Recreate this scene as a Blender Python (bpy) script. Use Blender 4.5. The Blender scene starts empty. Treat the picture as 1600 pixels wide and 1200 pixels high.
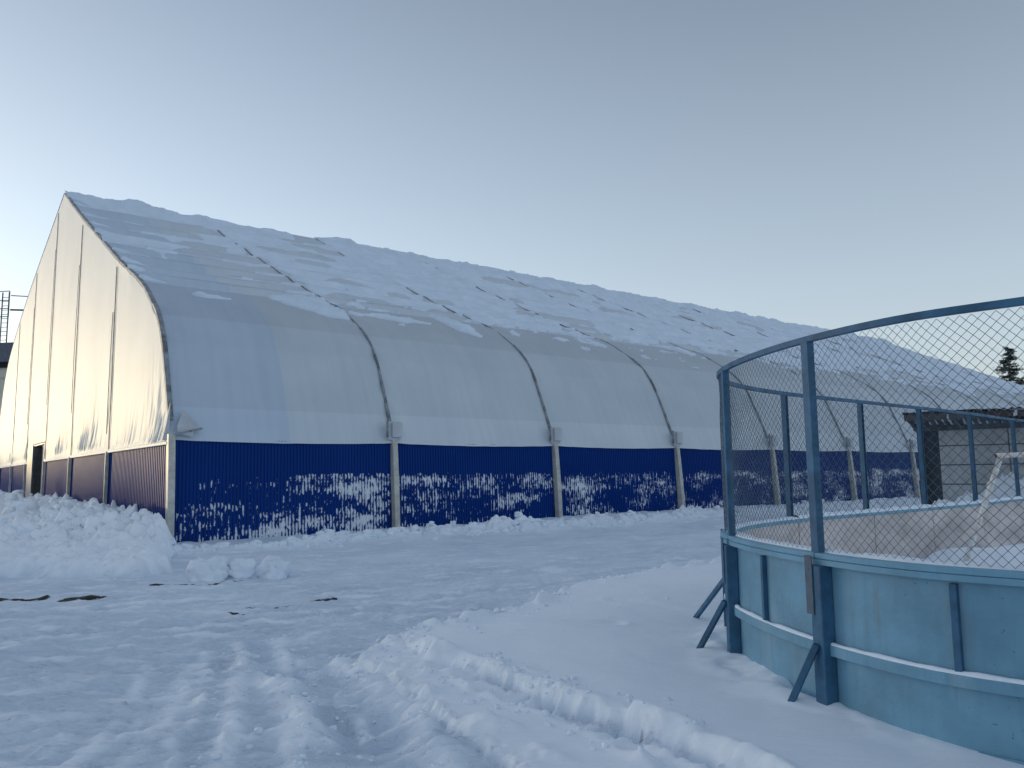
import bpy, bmesh, math, random
import numpy as np
from mathutils import Vector, Matrix
R = math.radians
random.seed(7); np.random.seed(7)
scene = bpy.context.scene
C = scene.collection

# ------------------------------------------------------------------ camera
EYE = 1.65
cam_d = bpy.data.cameras.new("camera"); cam = bpy.data.objects.new("camera", cam_d); C.objects.link(cam)
F_PX, PITCH, ROLL = 1236.4, 0.1138, -0.0117
cam_d.sensor_fit = 'HORIZONTAL'; cam_d.sensor_width = 36.0; cam_d.lens = 36.0*F_PX/1600.0
cam_d.clip_start = 0.05; cam_d.clip_end = 5000
_c, _s = math.cos(ROLL), math.sin(ROLL)
r0 = Vector((1,0,0)); u0 = Vector((0,-math.sin(PITCH),math.cos(PITCH))); f0 = Vector((0,math.cos(PITCH),math.sin(PITCH)))
rr = r0*_c + u0*_s; uu = u0*_c - r0*_s
cam.matrix_world = Matrix(((rr.x,uu.x,-f0.x,0),(rr.y,uu.y,-f0.y,0),(rr.z,uu.z,-f0.z,EYE),(0,0,0,1)))
scene.camera = cam
scene.render.resolution_x = 1024; scene.render.resolution_y = 768

# ------------------------------------------------------------------ light
SUN_EL = R(2.35); SUN_AZ = math.atan2(-0.86, 0.51)      # angle from +Y toward +X
sun_dir = Vector((math.sin(SUN_AZ)*math.cos(SUN_EL), math.cos(SUN_AZ)*math.cos(SUN_EL), math.sin(SUN_EL)))
world = bpy.data.worlds.new("World"); scene.world = world; world.use_nodes = True
wn = world.node_tree; wn.nodes.clear()
sky = wn.nodes.new('ShaderNodeTexSky'); sky.sky_type = 'NISHITA'; sky.sun_disc = False
sky.sun_elevation = R(4.0); sky.sun_rotation = SUN_AZ; sky.air_density = 1.0; sky.dust_density = 0.8; sky.ozone_density = 2.5
bgn = wn.nodes.new('ShaderNodeBackground'); bgn.inputs['Strength'].default_value = 0.15
wo = wn.nodes.new('ShaderNodeOutputWorld')
gm = wn.nodes.new('ShaderNodeGamma'); gm.inputs['Gamma'].default_value = 1.08
hsv = wn.nodes.new('ShaderNodeHueSaturation'); hsv.inputs['Saturation'].default_value = 0.54
wn.links.new(sky.outputs[0], gm.inputs[0]); wn.links.new(gm.outputs[0], hsv.inputs['Color']); 
smx = wn.nodes.new('ShaderNodeMix'); smx.data_type = 'RGBA'; smx.inputs[0].default_value = 0.56; 
wtc = wn.nodes.new('ShaderNodeTexCoord'); wsx = wn.nodes.new('ShaderNodeSeparateXYZ'); wn.links.new(wtc.outputs['Generated'], wsx.inputs[0])
wrp = wn.nodes.new('ShaderNodeValToRGB'); wn.links.new(wsx.outputs['Z'], wrp.inputs['Fac'])
_e = wrp.color_ramp.elements; _e[0].position = 0.0; _e[0].color = (0.93,0.97,1.06,1); _e[1].position = 1.0; _e[1].color = (0.56,0.67,0.80,1)
for _p, _k in ((0.12,(0.84,0.92,1.04,1)),(0.30,(0.55,0.67,0.78,1)),(0.55,(0.225,0.30,0.405,1)),(0.64,(0.27,0.355,0.47,1)),(0.82,(0.50,0.63,0.78,1))): _q = _e.new(_p); _q.color = _k
wn.links.new(wrp.outputs['Color'], smx.inputs[7])
wn.links.new(hsv.outputs[0], smx.inputs[6]); wn.links.new(smx.outputs[2], bgn.inputs['Color']); wn.links.new(bgn.outputs[0], wo.inputs['Surface'])
sd = bpy.data.lights.new("sun", 'SUN'); sd.energy = 0.33; sd.angle = R(0.6); sd.color = (1.0, 0.77, 0.42)
so = bpy.data.objects.new("sun", sd); C.objects.link(so)
so.rotation_euler = sun_dir.to_track_quat('Z', 'Y').to_euler(); so.location = (-60, 40, 30)
scene.view_settings.view_transform = 'Standard'; scene.view_settings.look = 'None'
scene.view_settings.exposure = 1.93; scene.view_settings.gamma = 1.0

# ------------------------------------------------------------------ numpy noise
_rng = np.random.RandomState(3)
PERM = _rng.permutation(4096).astype(np.int64)
GA = _rng.rand(4096)*2*np.pi; GX, GY = np.cos(GA), np.sin(GA); HV = _rng.rand(4096)
def hsh(i, j, k=0): return PERM[(PERM[(i + 131*k) & 4095] + j) & 4095]
def perlin(x, y, k=0):
    x = np.asarray(x, float); y = np.asarray(y, float)
    xi = np.floor(x).astype(np.int64); yi = np.floor(y).astype(np.int64)
    xf = x-xi; yf = y-yi
    u = xf*xf*xf*(xf*(xf*6-15)+10); v = yf*yf*yf*(yf*(yf*6-15)+10)
    def g(a, b):
        h = hsh(xi+a, yi+b, k); return GX[h]*(xf-a)+GY[h]*(yf-b)
    return 1.5*((g(0,0)*(1-u)+g(1,0)*u)*(1-v)+(g(0,1)*(1-u)+g(1,1)*u)*v)
def fbm(x, y, o=4, k=0, g=0.5):
    r = 0; a = 1
    for i in range(o):
        r = r+a*perlin(x*2**i+i*17.3, y*2**i+i*9.1, k+i); a *= g
    return r
def cells(x, y, k=0):
    """distance to the nearest jittered point and that point's random value"""
    xi = np.floor(x).astype(np.int64); yi = np.floor(y).astype(np.int64)
    best = np.full(np.shape(x), 9.0); val = np.zeros(np.shape(x))
    for a in (-1,0,1):
        for b in (-1,0,1):
            h = hsh(xi+a, yi+b, k); px = xi+a+0.15+0.7*HV[h]; py = yi+b+0.15+0.7*HV[(h*7+3) & 4095]
            d = np.hypot(px-x, py-y); m = d < best
            best = np.where(m, d, best); val = np.where(m, HV[(h*13+5) & 4095], val)
    return best, val
def sstep(a, b, x):
    t = np.clip((x-a)/(b-a), 0, 1); return t*t*(3-2*t)
def seg_dist(x, y, pts, closed=False):
    """distance to a polyline, signed side (left positive) and arc position"""
    best = np.full(np.shape(x), 1e9); side = np.zeros(np.shape(x)); arc = np.zeros(np.shape(x)); L = 0
    P = list(pts)+([pts[0]] if closed else [])
    for (ax, ay), (bx, by) in zip(P[:-1], P[1:]):
        dx, dy = bx-ax, by-ay; l = math.hypot(dx, dy)
        t = np.clip(((x-ax)*dx+(y-ay)*dy)/(l*l), 0, 1)
        d = np.hypot(x-ax-t*dx, y-ay-t*dy); m = d < best
        best = np.where(m, d, best); side = np.where(m, np.sign(dx*(y-ay)-dy*(x-ax)), side)
        arc = np.where(m, L+t*l, arc); L += l
    return best, side, arc
def inside(x, y, poly):
    r = np.zeros(np.shape(x), bool); n = len(poly)
    for i in range(n):
        ax, ay = poly[i]; bx, by = poly[(i+1) % n]
        c = ((ay > y) != (by > y)) & (x < (bx-ax)*(y-ay)/((by-ay) if by != ay else 1e-9)+ax)
        r ^= c
    return r

# ------------------------------------------------------------------ object helpers
def link(name, me, mat=None, parent=None, smooth=False, loc=None):
    o = bpy.data.objects.new(name, me); C.objects.link(o)
    if mat is not None: me.materials.append(mat)
    if parent is not None: o.parent = parent
    if loc is not None: o.location = loc
    if smooth: me.polygons.foreach_set('use_smooth', [True]*len(me.polygons))
    return o
def tag(o, label=None, cat=None, group=None, kind=None):
    if label: o['label'] = label
    if cat: o['category'] = cat
    if group: o['group'] = group
    if kind: o['kind'] = kind
    return o
def empty(name, loc=(0,0,0), rz=0):
    o = bpy.data.objects.new(name, None); C.objects.link(o); o.location = loc; o.rotation_euler = (0,0,rz)
    o.empty_display_size = 0.3; return o
class MB:
    def __init__(s): s.v = []; s.f = []
    def box(s, x0, x1, y0, y1, z0, z1):
        n = len(s.v)
        s.v += [(x0,y0,z0),(x1,y0,z0),(x1,y1,z0),(x0,y1,z0),(x0,y0,z1),(x1,y0,z1),(x1,y1,z1),(x0,y1,z1)]
        s.f += [tuple(n+i for i in q) for q in ((0,3,2,1),(4,5,6,7),(0,1,5,4),(1,2,6,5),(2,3,7,6),(3,0,4,7))]
        return s
    def obox(s, org, ax, ay, az):
        """box from a corner and three edge vectors"""
        n = len(s.v); o = Vector(org); ax, ay, az = Vector(ax), Vector(ay), Vector(az)
        for k in ((0,0,0),(1,0,0),(1,1,0),(0,1,0),(0,0,1),(1,0,1),(1,1,1),(0,1,1)):
            s.v.append(tuple(o+ax*k[0]+ay*k[1]+az*k[2]))
        s.f += [tuple(n+i for i in q) for q in ((0,3,2,1),(4,5,6,7),(0,1,5,4),(1,2,6,5),(2,3,7,6),(3,0,4,7))]
        return s
    def tube(s, pts, r, n=8, cap=True, r2=None):
        pts = [Vector(p) for p in pts]; base = len(s.v); m = len(pts)
        for i, p in enumerate(pts):
            d = (pts[min(i+1,m-1)]-pts[max(i-1,0)]).normalized()
            a = d.cross(Vector((0,0,1)));
            if a.length < 1e-3: a = Vector((1,0,0))
            a.normalize(); b = d.cross(a)
            q = r if r2 is None else r+(r2-r)*i/(m-1)
            for k in range(n):
                t = 2*math.pi*k/n; s.v.append(tuple(p+a*(q*math.cos(t))+b*(q*math.sin(t))))
        for i in range(m-1):
            for k in range(n):
                k2 = (k+1) % n; s.f.append((base+i*n+k, base+i*n+k2, base+(i+1)*n+k2, base+(i+1)*n+k))
        if cap:
            s.f.append(tuple(base+k for k in range(n))[::-1]); s.f.append(tuple(base+(m-1)*n+k for k in range(n)))
        return s
    def sweep(s, frames, sect):
        """frames: (origin, axis_a, axis_b); sect: closed list of (a,b)"""
        base = len(s.v); n = len(sect); m = len(frames)
        for o, a, b in frames:
            for p, q in sect: s.v.append(tuple(Vector(o)+Vector(a)*p+Vector(b)*q))
        for i in range(m-1):
            for k in range(n):
                k2 = (k+1) % n; s.f.append((base+i*n+k, base+i*n+k2, base+(i+1)*n+k2, base+(i+1)*n+k))
        s.f.append(tuple(base+k for k in range(n))[::-1]); s.f.append(tuple(base+(m-1)*n+k for k in range(n)))
        return s
    def build(s, name, mat, parent=None, smooth=False, bevel=0, fix=True):
        me = bpy.data.meshes.new(name); me.from_pydata(s.v, [], s.f)
        if fix or bevel:
            bm = bmesh.new(); bm.from_mesh(me)
            if fix: bmesh.ops.recalc_face_normals(bm, faces=bm.faces)
            if bevel: bmesh.ops.bevel(bm, geom=[e for e in bm.edges], offset=bevel, segments=1, affect='EDGES', clamp_overlap=True)
            bm.to_mesh(me); bm.free()
        return link(name, me, mat, parent, smooth)
def grid_mesh(name, X, Y, Z, mat, parent=None, smooth=True, mask=None, flip=False):
    ny, nx = X.shape
    co = np.stack([X, Y, Z], -1).reshape(-1, 3).astype(np.float32)
    i = np.arange(ny*nx).reshape(ny, nx)
    f = np.stack([i[:-1,:-1], i[:-1,1:], i[1:,1:], i[1:,:-1]], -1)
    if flip: f = f[..., ::-1]
    if mask is not None: f = f[mask]
    f = f.reshape(-1, 4)
    if mask is not None:
        used = np.zeros(len(co), bool); used[f.ravel()] = True
        idx = np.cumsum(used)-1; co = co[used]; f = idx[f]
    me = bpy.data.meshes.new(name)
    me.vertices.add(len(co)); me.vertices.foreach_set('co', co.ravel())
    me.loops.add(f.size); me.loops.foreach_set('vertex_index', f.ravel().astype(np.int32))
    me.polygons.add(len(f)); me.polygons.foreach_set('loop_start', (np.arange(len(f))*4).astype(np.int32))
    me.polygons.foreach_set('loop_total', np.full(len(f), 4, np.int32))
    me.update(); me.validate()
    return link(name, me, mat, parent, smooth)

# ------------------------------------------------------------------ materials
def mat(name, col, rough=0.7, metal=0.0, var=0.15, nscale=3.0, bump=0.0, bscale=40.0, stretch=None, spec=0.5, dark=None):
    m = bpy.data.materials.new(name); m.use_nodes = True; nt = m.node_tree
    b = nt.nodes['Principled BSDF']; b.inputs['Roughness'].default_value = rough; b.inputs['Metallic'].default_value = metal
    b.inputs['Specular IOR Level'].default_value = spec
    tc = nt.nodes.new('ShaderNodeTexCoord'); mp = nt.nodes.new('ShaderNodeMapping')
    nt.links.new(tc.outputs['Object'], mp.inputs[0])
    if stretch: mp.inputs['Scale'].default_value = stretch
    n = nt.nodes.new('ShaderNodeTexNoise'); n.inputs['Scale'].default_value = nscale; n.inputs['Detail'].default_value = 6; n.inputs['Roughness'].default_value = 0.6
    nt.links.new(mp.outputs[0], n.inputs['Vector'])
    r = nt.nodes.new('ShaderNodeValToRGB')
    c2 = dark if dark else tuple(x*(1-var*1.6) for x in col)
    c1 = tuple(min(1, x*(1+var*0.6)) for x in col)
    r.color_ramp.elements[0].position = 0.33; r.color_ramp.elements[0].color = (*c2, 1)
    r.color_ramp.elements[1].position = 0.66; r.color_ramp.elements[1].color = (*c1, 1)
    nt.links.new(n.outputs['Fac'], r.inputs['Fac']); nt.links.new(r.outputs['Color'], b.inputs['Base Color'])
    if bump:
        n2 = nt.nodes.new('ShaderNodeTexNoise'); n2.inputs['Scale'].default_value = bscale; n2.inputs['Detail'].default_value = 5
        nt.links.new(mp.outputs[0], n2.inputs['Vector'])
        bp = nt.nodes.new('ShaderNodeBump'); bp.inputs['Strength'].default_value = bump; bp.inputs['Distance'].default_value = 0.02
        nt.links.new(n2.outputs['Fac'], bp.inputs['Height']); nt.links.new(bp.outputs['Normal'], b.inputs['Normal'])
    return m
M = {}
M['snow'] = mat('snow', (0.80,0.87,0.96), 0.75, var=0.03, nscale=1.2, bump=0.5, bscale=22, spec=0.2)
M['snow_roof'] = mat('roof_snow', (0.70,0.78,0.89), 0.8, var=0.06, nscale=1.0, bump=0.5, bscale=9, spec=0.2)
M['leg'] = mat('cream_painted_steel', (0.52,0.52,0.48), 0.5, var=0.2, nscale=4, bump=0.1)
M['rib'] = mat('grey_rib_profile', (0.26,0.28,0.31), 0.55, var=0.4, nscale=3)
M['flap'] = mat('pale_tarp_flap', (0.50,0.53,0.57), 0.6, var=0.1)
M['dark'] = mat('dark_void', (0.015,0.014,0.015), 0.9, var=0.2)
M['door'] = mat('grey_blue_door', (0.10,0.14,0.20), 0.5, var=0.15)
M['rink'] = mat('faded_blue_paint', (0.15,0.33,0.46), 0.55, var=0.14, nscale=2.2, bump=0.15, bscale=30)
M['rink_dark'] = mat('blue_painted_steel', (0.035,0.13,0.24), 0.6, var=0.25, nscale=5, bump=0.1)
M['bare'] = mat('weathered_brown_grey_steel', (0.06,0.12,0.18), 0.6, var=0.4, nscale=7, dark=(0.07,0.08,0.09))
M['wire'] = mat('blue_grey_wire', (0.07,0.12,0.17), 0.5, var=0.3, nscale=4)
M['inner'] = mat('worn_white_board', (0.58,0.525,0.515), 0.65, var=0.2, nscale=1.4, stretch=(1,1,2.5))
M['pipe'] = mat('chipped_white_pipe', (0.70,0.71,0.72), 0.5, var=0.2, nscale=14, dark=(0.40,0.36,0.33))
M['block'] = mat('grey_concrete_block', (0.55,0.55,0.54), 0.85, var=0.15, nscale=2.5)
M['joint'] = mat('dark_mortar_joint', (0.05,0.05,0.055), 0.9, var=0.2)
M['rust'] = mat('brown_corrugated_sheet', (0.055,0.038,0.035), 0.6, var=0.4, nscale=2)
M['bark'] = mat('brown_bark', (0.11,0.075,0.055), 0.9, var=0.3, nscale=9)
M['needle'] = mat('dark_spruce_needles', (0.035,0.05,0.035), 0.8, var=0.4, nscale=3)
M['twig'] = mat('brown_twigs', (0.14,0.095,0.075), 0.9, var=0.3, nscale=3)
M['cream'] = mat('cream_render', (0.62,0.56,0.47), 0.8, var=0.1)
M['slab'] = mat('blue_grey_fascia', (0.10,0.11,0.15), 0.6, var=0.15)
M['steel'] = mat('dark_ladder_steel', (0.06,0.06,0.065), 0.5, var=0.2)
M['soil'] = mat('frozen_brown_soil', (0.06,0.048,0.036), 0.95, var=0.4, nscale=12, bump=0.8, bscale=30)
M['added_forest'] = mat('added_distant_forest', (0.04,0.045,0.035), 0.9, var=0.3, nscale=0.3)

def ground_material():
    m = bpy.data.materials.new('packed_snow'); m.use_nodes = True; nt = m.node_tree; N = nt.nodes; L = nt.links
    b = N['Principled BSDF']; b.inputs['Roughness'].default_value = 0.7; b.inputs['Specular IOR Level'].default_value = 0.25
    tc = N.new('ShaderNodeTexCoord')
    n1 = N.new('ShaderNodeTexNoise'); n1.inputs['Scale'].default_value = 0.6; n1.inputs['Detail'].default_value = 8
    L.new(tc.outputs['Object'], n1.inputs['Vector'])
    at = N.new('ShaderNodeAttribute'); at.attribute_name = 'track'
    r = N.new('ShaderNodeValToRGB'); r.color_ramp.elements[0].position = 0.35; r.color_ramp.elements[0].color = (0.62,0.71,0.84,1)
    r.color_ramp.elements[1].position = 0.62; r.color_ramp.elements[1].color = (0.74,0.82,0.925,1)
    L.new(n1.outputs['Fac'], r.inputs['Fac'])
    mx = N.new('ShaderNodeMix'); mx.data_type = 'RGBA'; mx.inputs[6].default_value = (0.85,0.90,0.965,1)
    L.new(at.outputs['Fac'], mx.inputs[0]); L.new(r.outputs['Color'], mx.inputs[7])  # packed snow tone, with ruts darkened to add shading contrast
    # frozen brown soil showing through where the attribute says so
    at2 = N.new('ShaderNodeAttribute'); at2.attribute_name = 'soil'
    n2 = N.new('ShaderNodeTexNoise'); n2.inputs['Scale'].default_value = 7; n2.inputs['Detail'].default_value = 6
    L.new(tc.outputs['Object'], n2.inputs['Vector'])
    ad = N.new('ShaderNodeMath'); ad.operation = 'ADD'; L.new(at2.outputs['Fac'], ad.inputs[0]); L.new(n2.outputs['Fac'], ad.inputs[1])
    st = N.new('ShaderNodeMapRange'); st.inputs[1].default_value = 0.98; st.inputs[2].default_value = 1.16; L.new(ad.outputs[0], st.inputs[0])
    mx2 = N.new('ShaderNodeMix'); mx2.data_type = 'RGBA'; L.new(st.outputs[0], mx2.inputs[0]); L.new(mx.outputs[2], mx2.inputs[6])
    mx2.inputs[7].default_value = (0.030,0.028,0.026,1)
    L.new(mx2.outputs[2], b.inputs['Base Color'])
    n3 = N.new('ShaderNodeTexNoise'); n3.inputs['Scale'].default_value = 26; n3.inputs['Detail'].default_value = 6; n3.inputs['Roughness'].default_value = 0.65
    mp3 = N.new('ShaderNodeMapping'); mp3.inputs['Rotation'].default_value = (0,0,R(-12)); mp3.inputs['Scale'].default_value = (0.45,1.3,1); L.new(tc.outputs['Object'], mp3.inputs[0]); L.new(mp3.outputs[0], n3.inputs['Vector'])
    n4 = N.new('ShaderNodeTexNoise'); n4.inputs['Scale'].default_value = 5; n4.inputs['Detail'].default_value = 5
    mp = N.new('ShaderNodeMapping'); mp.inputs['Rotation'].default_value = (0,0,R(-25)); mp.inputs['Scale'].default_value = (0.5,2.4,1)
    L.new(tc.outputs['Object'], mp.inputs[0]); L.new(mp.outputs[0], n4.inputs['Vector'])
    hs = N.new('ShaderNodeMath'); hs.operation = 'MULTIPLY_ADD'; L.new(n4.outputs['Fac'], hs.inputs[0]); hs.inputs[1].default_value = 2.0; L.new(n3.outputs['Fac'], hs.inputs[2])
    sm = N.new('ShaderNodeMath'); sm.operation = 'MULTIPLY_ADD'; L.new(at.outputs['Fac'], sm.inputs[0]); sm.inputs[1].default_value = 0.55; sm.inputs[2].default_value = 0.22
    bp = N.new('ShaderNodeBump'); bp.inputs['Distance'].default_value = 0.035
    L.new(sm.outputs[0], bp.inputs['Strength']); L.new(hs.outputs[0], bp.inputs['Height']); L.new(bp.outputs['Normal'], b.inputs['Normal'])
    return m
def panel_material(snowy):
    m = bpy.data.materials.new('blue_profiled_sheet_snow_caught' if snowy else 'blue_profiled_sheet'); m.use_nodes = True; nt = m.node_tree; N = nt.nodes; L = nt.links
    b = N['Principled BSDF']; b.inputs['Roughness'].default_value = 0.5; b.inputs['Specular IOR Level'].default_value = 0.06
    tc = N.new('ShaderNodeTexCoord')
    n0 = N.new('ShaderNodeTexNoise'); n0.inputs['Scale'].default_value = 0.7; L.new(tc.outputs['Object'], n0.inputs['Vector'])
    r = N.new('ShaderNodeValToRGB'); r.color_ramp.elements[0].color = (0.002,0.030,0.17,1); r.color_ramp.elements[1].color = (0.004,0.041,0.225,1)
    L.new(n0.outputs['Fac'], r.inputs['Fac'])
    if not snowy:
        L.new(r.outputs['Color'], b.inputs['Base Color']); return m
    sx = N.new('ShaderNodeSeparateXYZ'); L.new(tc.outputs['Object'], sx.inputs[0])
    def noise(scale, sc, det=4, rough=0.6):
        mp = N.new('ShaderNodeMapping'); mp.inputs['Scale'].default_value = sc; L.new(tc.outputs['Object'], mp.inputs[0])
        n = N.new('ShaderNodeTexNoise'); n.inputs['Scale'].default_value = scale; n.inputs['Detail'].default_value = det; n.inputs['Roughness'].default_value = rough
        L.new(mp.outputs[0], n.inputs['Vector']); return n.outputs['Fac']
    def math_(op, a, c, d=None):
        n = N.new('ShaderNodeMath'); n.operation = op
        for i, q in enumerate((a, c, d)):
            if q is None: continue
            if isinstance(q, (int, float)): n.inputs[i].default_value = q
            else: L.new(q, n.inputs[i])
        return n.outputs[0]
    streak = noise(5.0, (2.2,0,0.75), 3); blob = noise(1.1, (0.55,0,1.3), 3); fine = noise(16, (1,0,0.6), 3)
    zc = N.new('ShaderNodeFloatCurve'); zm = math_('DIVIDE', sx.outputs['Z'], 2.6)
    cv = zc.mapping.curves[0]; cv.points[0].location = (0.0,0.54); cv.points[1].location = (1.0,0.0)
    for p in ((0.06,0.48),(0.15,0.45),(0.35,0.46),(0.5,0.50),(0.58,0.54),(0.65,0.40),(0.73,0.0)): cv.points.new(*p)
    zc.mapping.update(); L.new(zm, zc.inputs['Value'])
    # snow sits where the sheet's ribs catch it
    s1 = math_('MULTIPLY_ADD', streak, 0.62, math_('MULTIPLY', blob, 0.75))
    s2 = math_('MULTIPLY_ADD', fine, 0.30, s1)
    wv = math_('SINE', math_('MULTIPLY', sx.outputs['X'], 2*math.pi/0.092), 0)
    s2 = math_('MULTIPLY_ADD', wv, 0.065, s2)
    # the drift line climbs along the first bay
    ramp = N.new('ShaderNodeMapRange'); ramp.inputs[1].default_value = 0.0; ramp.inputs[2].default_value = 4.5; ramp.inputs[3].default_value = 0.75; ramp.inputs[4].default_value = 0.0; L.new(sx.outputs['X'], ramp.inputs[0])
    pen = math_('MULTIPLY', ramp.outputs[0], math_('MAXIMUM', math_('SUBTRACT', zm, 0.33), 0.0))
    s2 = math_('SUBTRACT', s2, pen)
    patch = noise(0.33, (1,0,0.4), 2)
    s2 = math_('MULTIPLY_ADD', math_('SUBTRACT', patch, 0.5), 0.24, s2)
    s3 = math_('MULTIPLY_ADD', zc.outputs[0], 0.62, s2)
    st = N.new('ShaderNodeMapRange'); st.inputs[1].default_value = 1.172; st.inputs[2].default_value = 1.222; L.new(s3, st.inputs[0])
    cut = math_('LESS_THAN', math_('MULTIPLY_ADD', streak, 0.25, zm), 0.86); fac = math_('MULTIPLY', st.outputs[0], cut)
    mx = N.new('ShaderNodeMix'); mx.data_type = 'RGBA'; L.new(fac, mx.inputs[0]); L.new(r.outputs['Color'], mx.inputs[6]); mx.inputs[7].default_value = (0.72,0.77,0.84,1)
    L.new(mx.outputs[2], b.inputs['Base Color'])
    rg = math_('MULTIPLY_ADD', fac, 0.4, 0.42); L.new(rg, b.inputs['Roughness'])
    bp = N.new('ShaderNodeBump'); bp.inputs['Distance'].default_value = 0.02; bp.inputs['Strength'].default_value = 0.6; L.new(fac, bp.inputs['Height']); L.new(bp.outputs['Normal'], b.inputs['Normal'])
    return m
def fabric_material(name, bands):
    m = bpy.data.materials.new(name); m.use_nodes = True; nt = m.node_tree; N = nt.nodes; L = nt.links
    b = N['Principled BSDF']; b.inputs['Roughness'].default_value = 0.55; b.inputs['Specular IOR Level'].default_value = 0.3
    tc = N.new('ShaderNodeTexCoord'); n = N.new('ShaderNodeTexNoise'); n.inputs['Scale'].default_value = 0.5; n.inputs['Detail'].default_value = 6
    L.new(tc.outputs['Object'], n.inputs['Vector'])
    r = N.new('ShaderNodeValToRGB'); r.color_ramp.elements[0].position = 0.3; r.color_ramp.elements[1].position = 0.7
    if bands:
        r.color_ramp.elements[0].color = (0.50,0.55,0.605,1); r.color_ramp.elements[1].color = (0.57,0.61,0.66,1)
        L.new(n.outputs['Fac'], r.inputs['Fac'])
        # welded fabric strips: each height band a slightly different tone
        sx = N.new('ShaderNodeSeparateXYZ'); L.new(tc.outputs['Object'], sx.inputs[0])
        br = N.new('ShaderNodeValToRGB'); br.color_ramp.interpolation = 'CONSTANT'
        e = br.color_ramp.elements; e[0].position = 0; e[0].color = (1.08,1.09,1.09,1); e[1].position = 0.215; e[1].color = (1.0,1.0,1.0,1)
        for p, c in ((0.33,0.98),(0.385,0.90),(0.47,1.08)):
            q = e.new(p); q.color = (c,c,c,1)
        dv = N.new('ShaderNodeMath'); dv.operation = 'DIVIDE'; L.new(sx.outputs['Z'], dv.inputs[0]); dv.inputs[1].default_value = 16.0
        L.new(dv.outputs[0], br.inputs['Fac'])
        mx = N.new('ShaderNodeMix'); mx.data_type = 'RGBA'; mx.blend_type = 'MULTIPLY'; mx.inputs[0].default_value = 1
        L.new(r.outputs['Color'], mx.inputs[6]); L.new(br.outputs['Color'], mx.inputs[7])
        mpv = N.new('ShaderNodeMapping'); mpv.inputs['Scale'].default_value = (3.0,0.2,0.16); L.new(tc.outputs['Object'], mpv.inputs[0])
        nv = N.new('ShaderNodeTexNoise'); nv.inputs['Scale'].default_value = 1.6; nv.inputs['Detail'].default_value = 5; L.new(mpv.outputs[0], nv.inputs['Vector'])
        rv = N.new('ShaderNodeValToRGB'); rv.color_ramp.elements[0].position = 0.32; rv.color_ramp.elements[0].color = (0.86,0.88,0.90,1); rv.color_ramp.elements[1].position = 0.58; rv.color_ramp.elements[1].color = (1,1,1,1)
        L.new(nv.outputs['Fac'], rv.inputs['Fac'])
        m2 = N.new('ShaderNodeMix'); m2.data_type = 'RGBA'; m2.blend_type = 'MULTIPLY'; m2.inputs[0].default_value = 0.35; L.new(mx.outputs[2], m2.inputs[6]); L.new(rv.outputs['Color'], m2.inputs[7])
        # replacement strip in the first bay, a cooler cloth than its neighbours
        sr = N.new('ShaderNodeMath'); sr.operation = 'LESS_THAN'; L.new(sx.outputs['X'], sr.inputs[0]); sr.inputs[1].default_value = 3.15
        m3 = N.new('ShaderNodeMix'); m3.data_type = 'RGBA'; m3.blend_type = 'MULTIPLY'; L.new(sr.outputs[0], m3.inputs[0]); L.new(m2.outputs[2], m3.inputs[6]); m3.inputs[7].default_value = (0.90,0.955,1.03,1)
        L.new(m3.outputs[2], b.inputs['Base Color'])
    else:
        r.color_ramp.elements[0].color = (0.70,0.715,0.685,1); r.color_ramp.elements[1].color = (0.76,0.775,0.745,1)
        L.new(n.outputs['Fac'], r.inputs['Fac']); L.new(r.outputs['Color'], b.inputs['Base Color'])
    return m
def rusty_paint(m):
    nt = m.node_tree; N = nt.nodes; L = nt.links; b = N['Principled BSDF']
    src = b.inputs['Base Color'].links[0].from_socket
    tc = N.new('ShaderNodeTexCoord')
    def nz(sc, scale, lo, hi, det=4):
        mp = N.new('ShaderNodeMapping'); mp.inputs['Scale'].default_value = sc; L.new(tc.outputs['Object'], mp.inputs[0])
        n = N.new('ShaderNodeTexNoise'); n.inputs['Scale'].default_value = scale; n.inputs['Detail'].default_value = det; L.new(mp.outputs[0], n.inputs['Vector'])
        r = N.new('ShaderNodeMapRange'); r.inputs[1].default_value = lo; r.inputs[2].default_value = hi; L.new(n.outputs['Fac'], r.inputs[0]); return r.outputs[0]
    for sc, scale, lo, hi, col, amt in (((1,1,0.12),9,0.66,0.80,(0.22,0.13,0.05,1),0.55),((1,1,1),34,0.71,0.74,(0.03,0.05,0.07,1),0.8),((1,1,0.5),2.5,0.55,0.75,(0.30,0.42,0.48,1),0.35),((1,1,0.08),16,0.56,0.72,(0.10,0.25,0.36,1),0.4)):
        f = nz(sc, scale, lo, hi); q = N.new('ShaderNodeMath'); q.operation = 'MULTIPLY'; L.new(f, q.inputs[0]); q.inputs[1].default_value = amt
        mx = N.new('ShaderNodeMix'); mx.data_type = 'RGBA'; L.new(q.outputs[0], mx.inputs[0]); L.new(src, mx.inputs[6]); mx.inputs[7].default_value = col; src = mx.outputs[2]
    L.new(src, b.inputs['Base Color'])
rusty_paint(M['rink'])
M['ground'] = ground_material(); M['panel_snow'] = panel_material(True); M['panel'] = panel_material(False)
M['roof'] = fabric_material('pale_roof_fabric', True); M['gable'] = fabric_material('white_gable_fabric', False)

# ------------------------------------------------------------------ layout of the hall (local: x along the wall, y across, z up)
TH = 0.919; HX, HY = -8.602, 19.994; BAY = 6.358; NB = 12; GAP = 7.47
U = (math.sin(TH), math.cos(TH)); G = (-math.cos(TH), math.sin(TH))
def hall_xy(t, w): return HX+U[0]*t+G[0]*w, HY+U[1]*t+G[1]*w
def hall_tw(x, y): return (x-HX)*U[0]+(y-HY)*U[1], (x-HX)*G[0]+(y-HY)*G[1]

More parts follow.
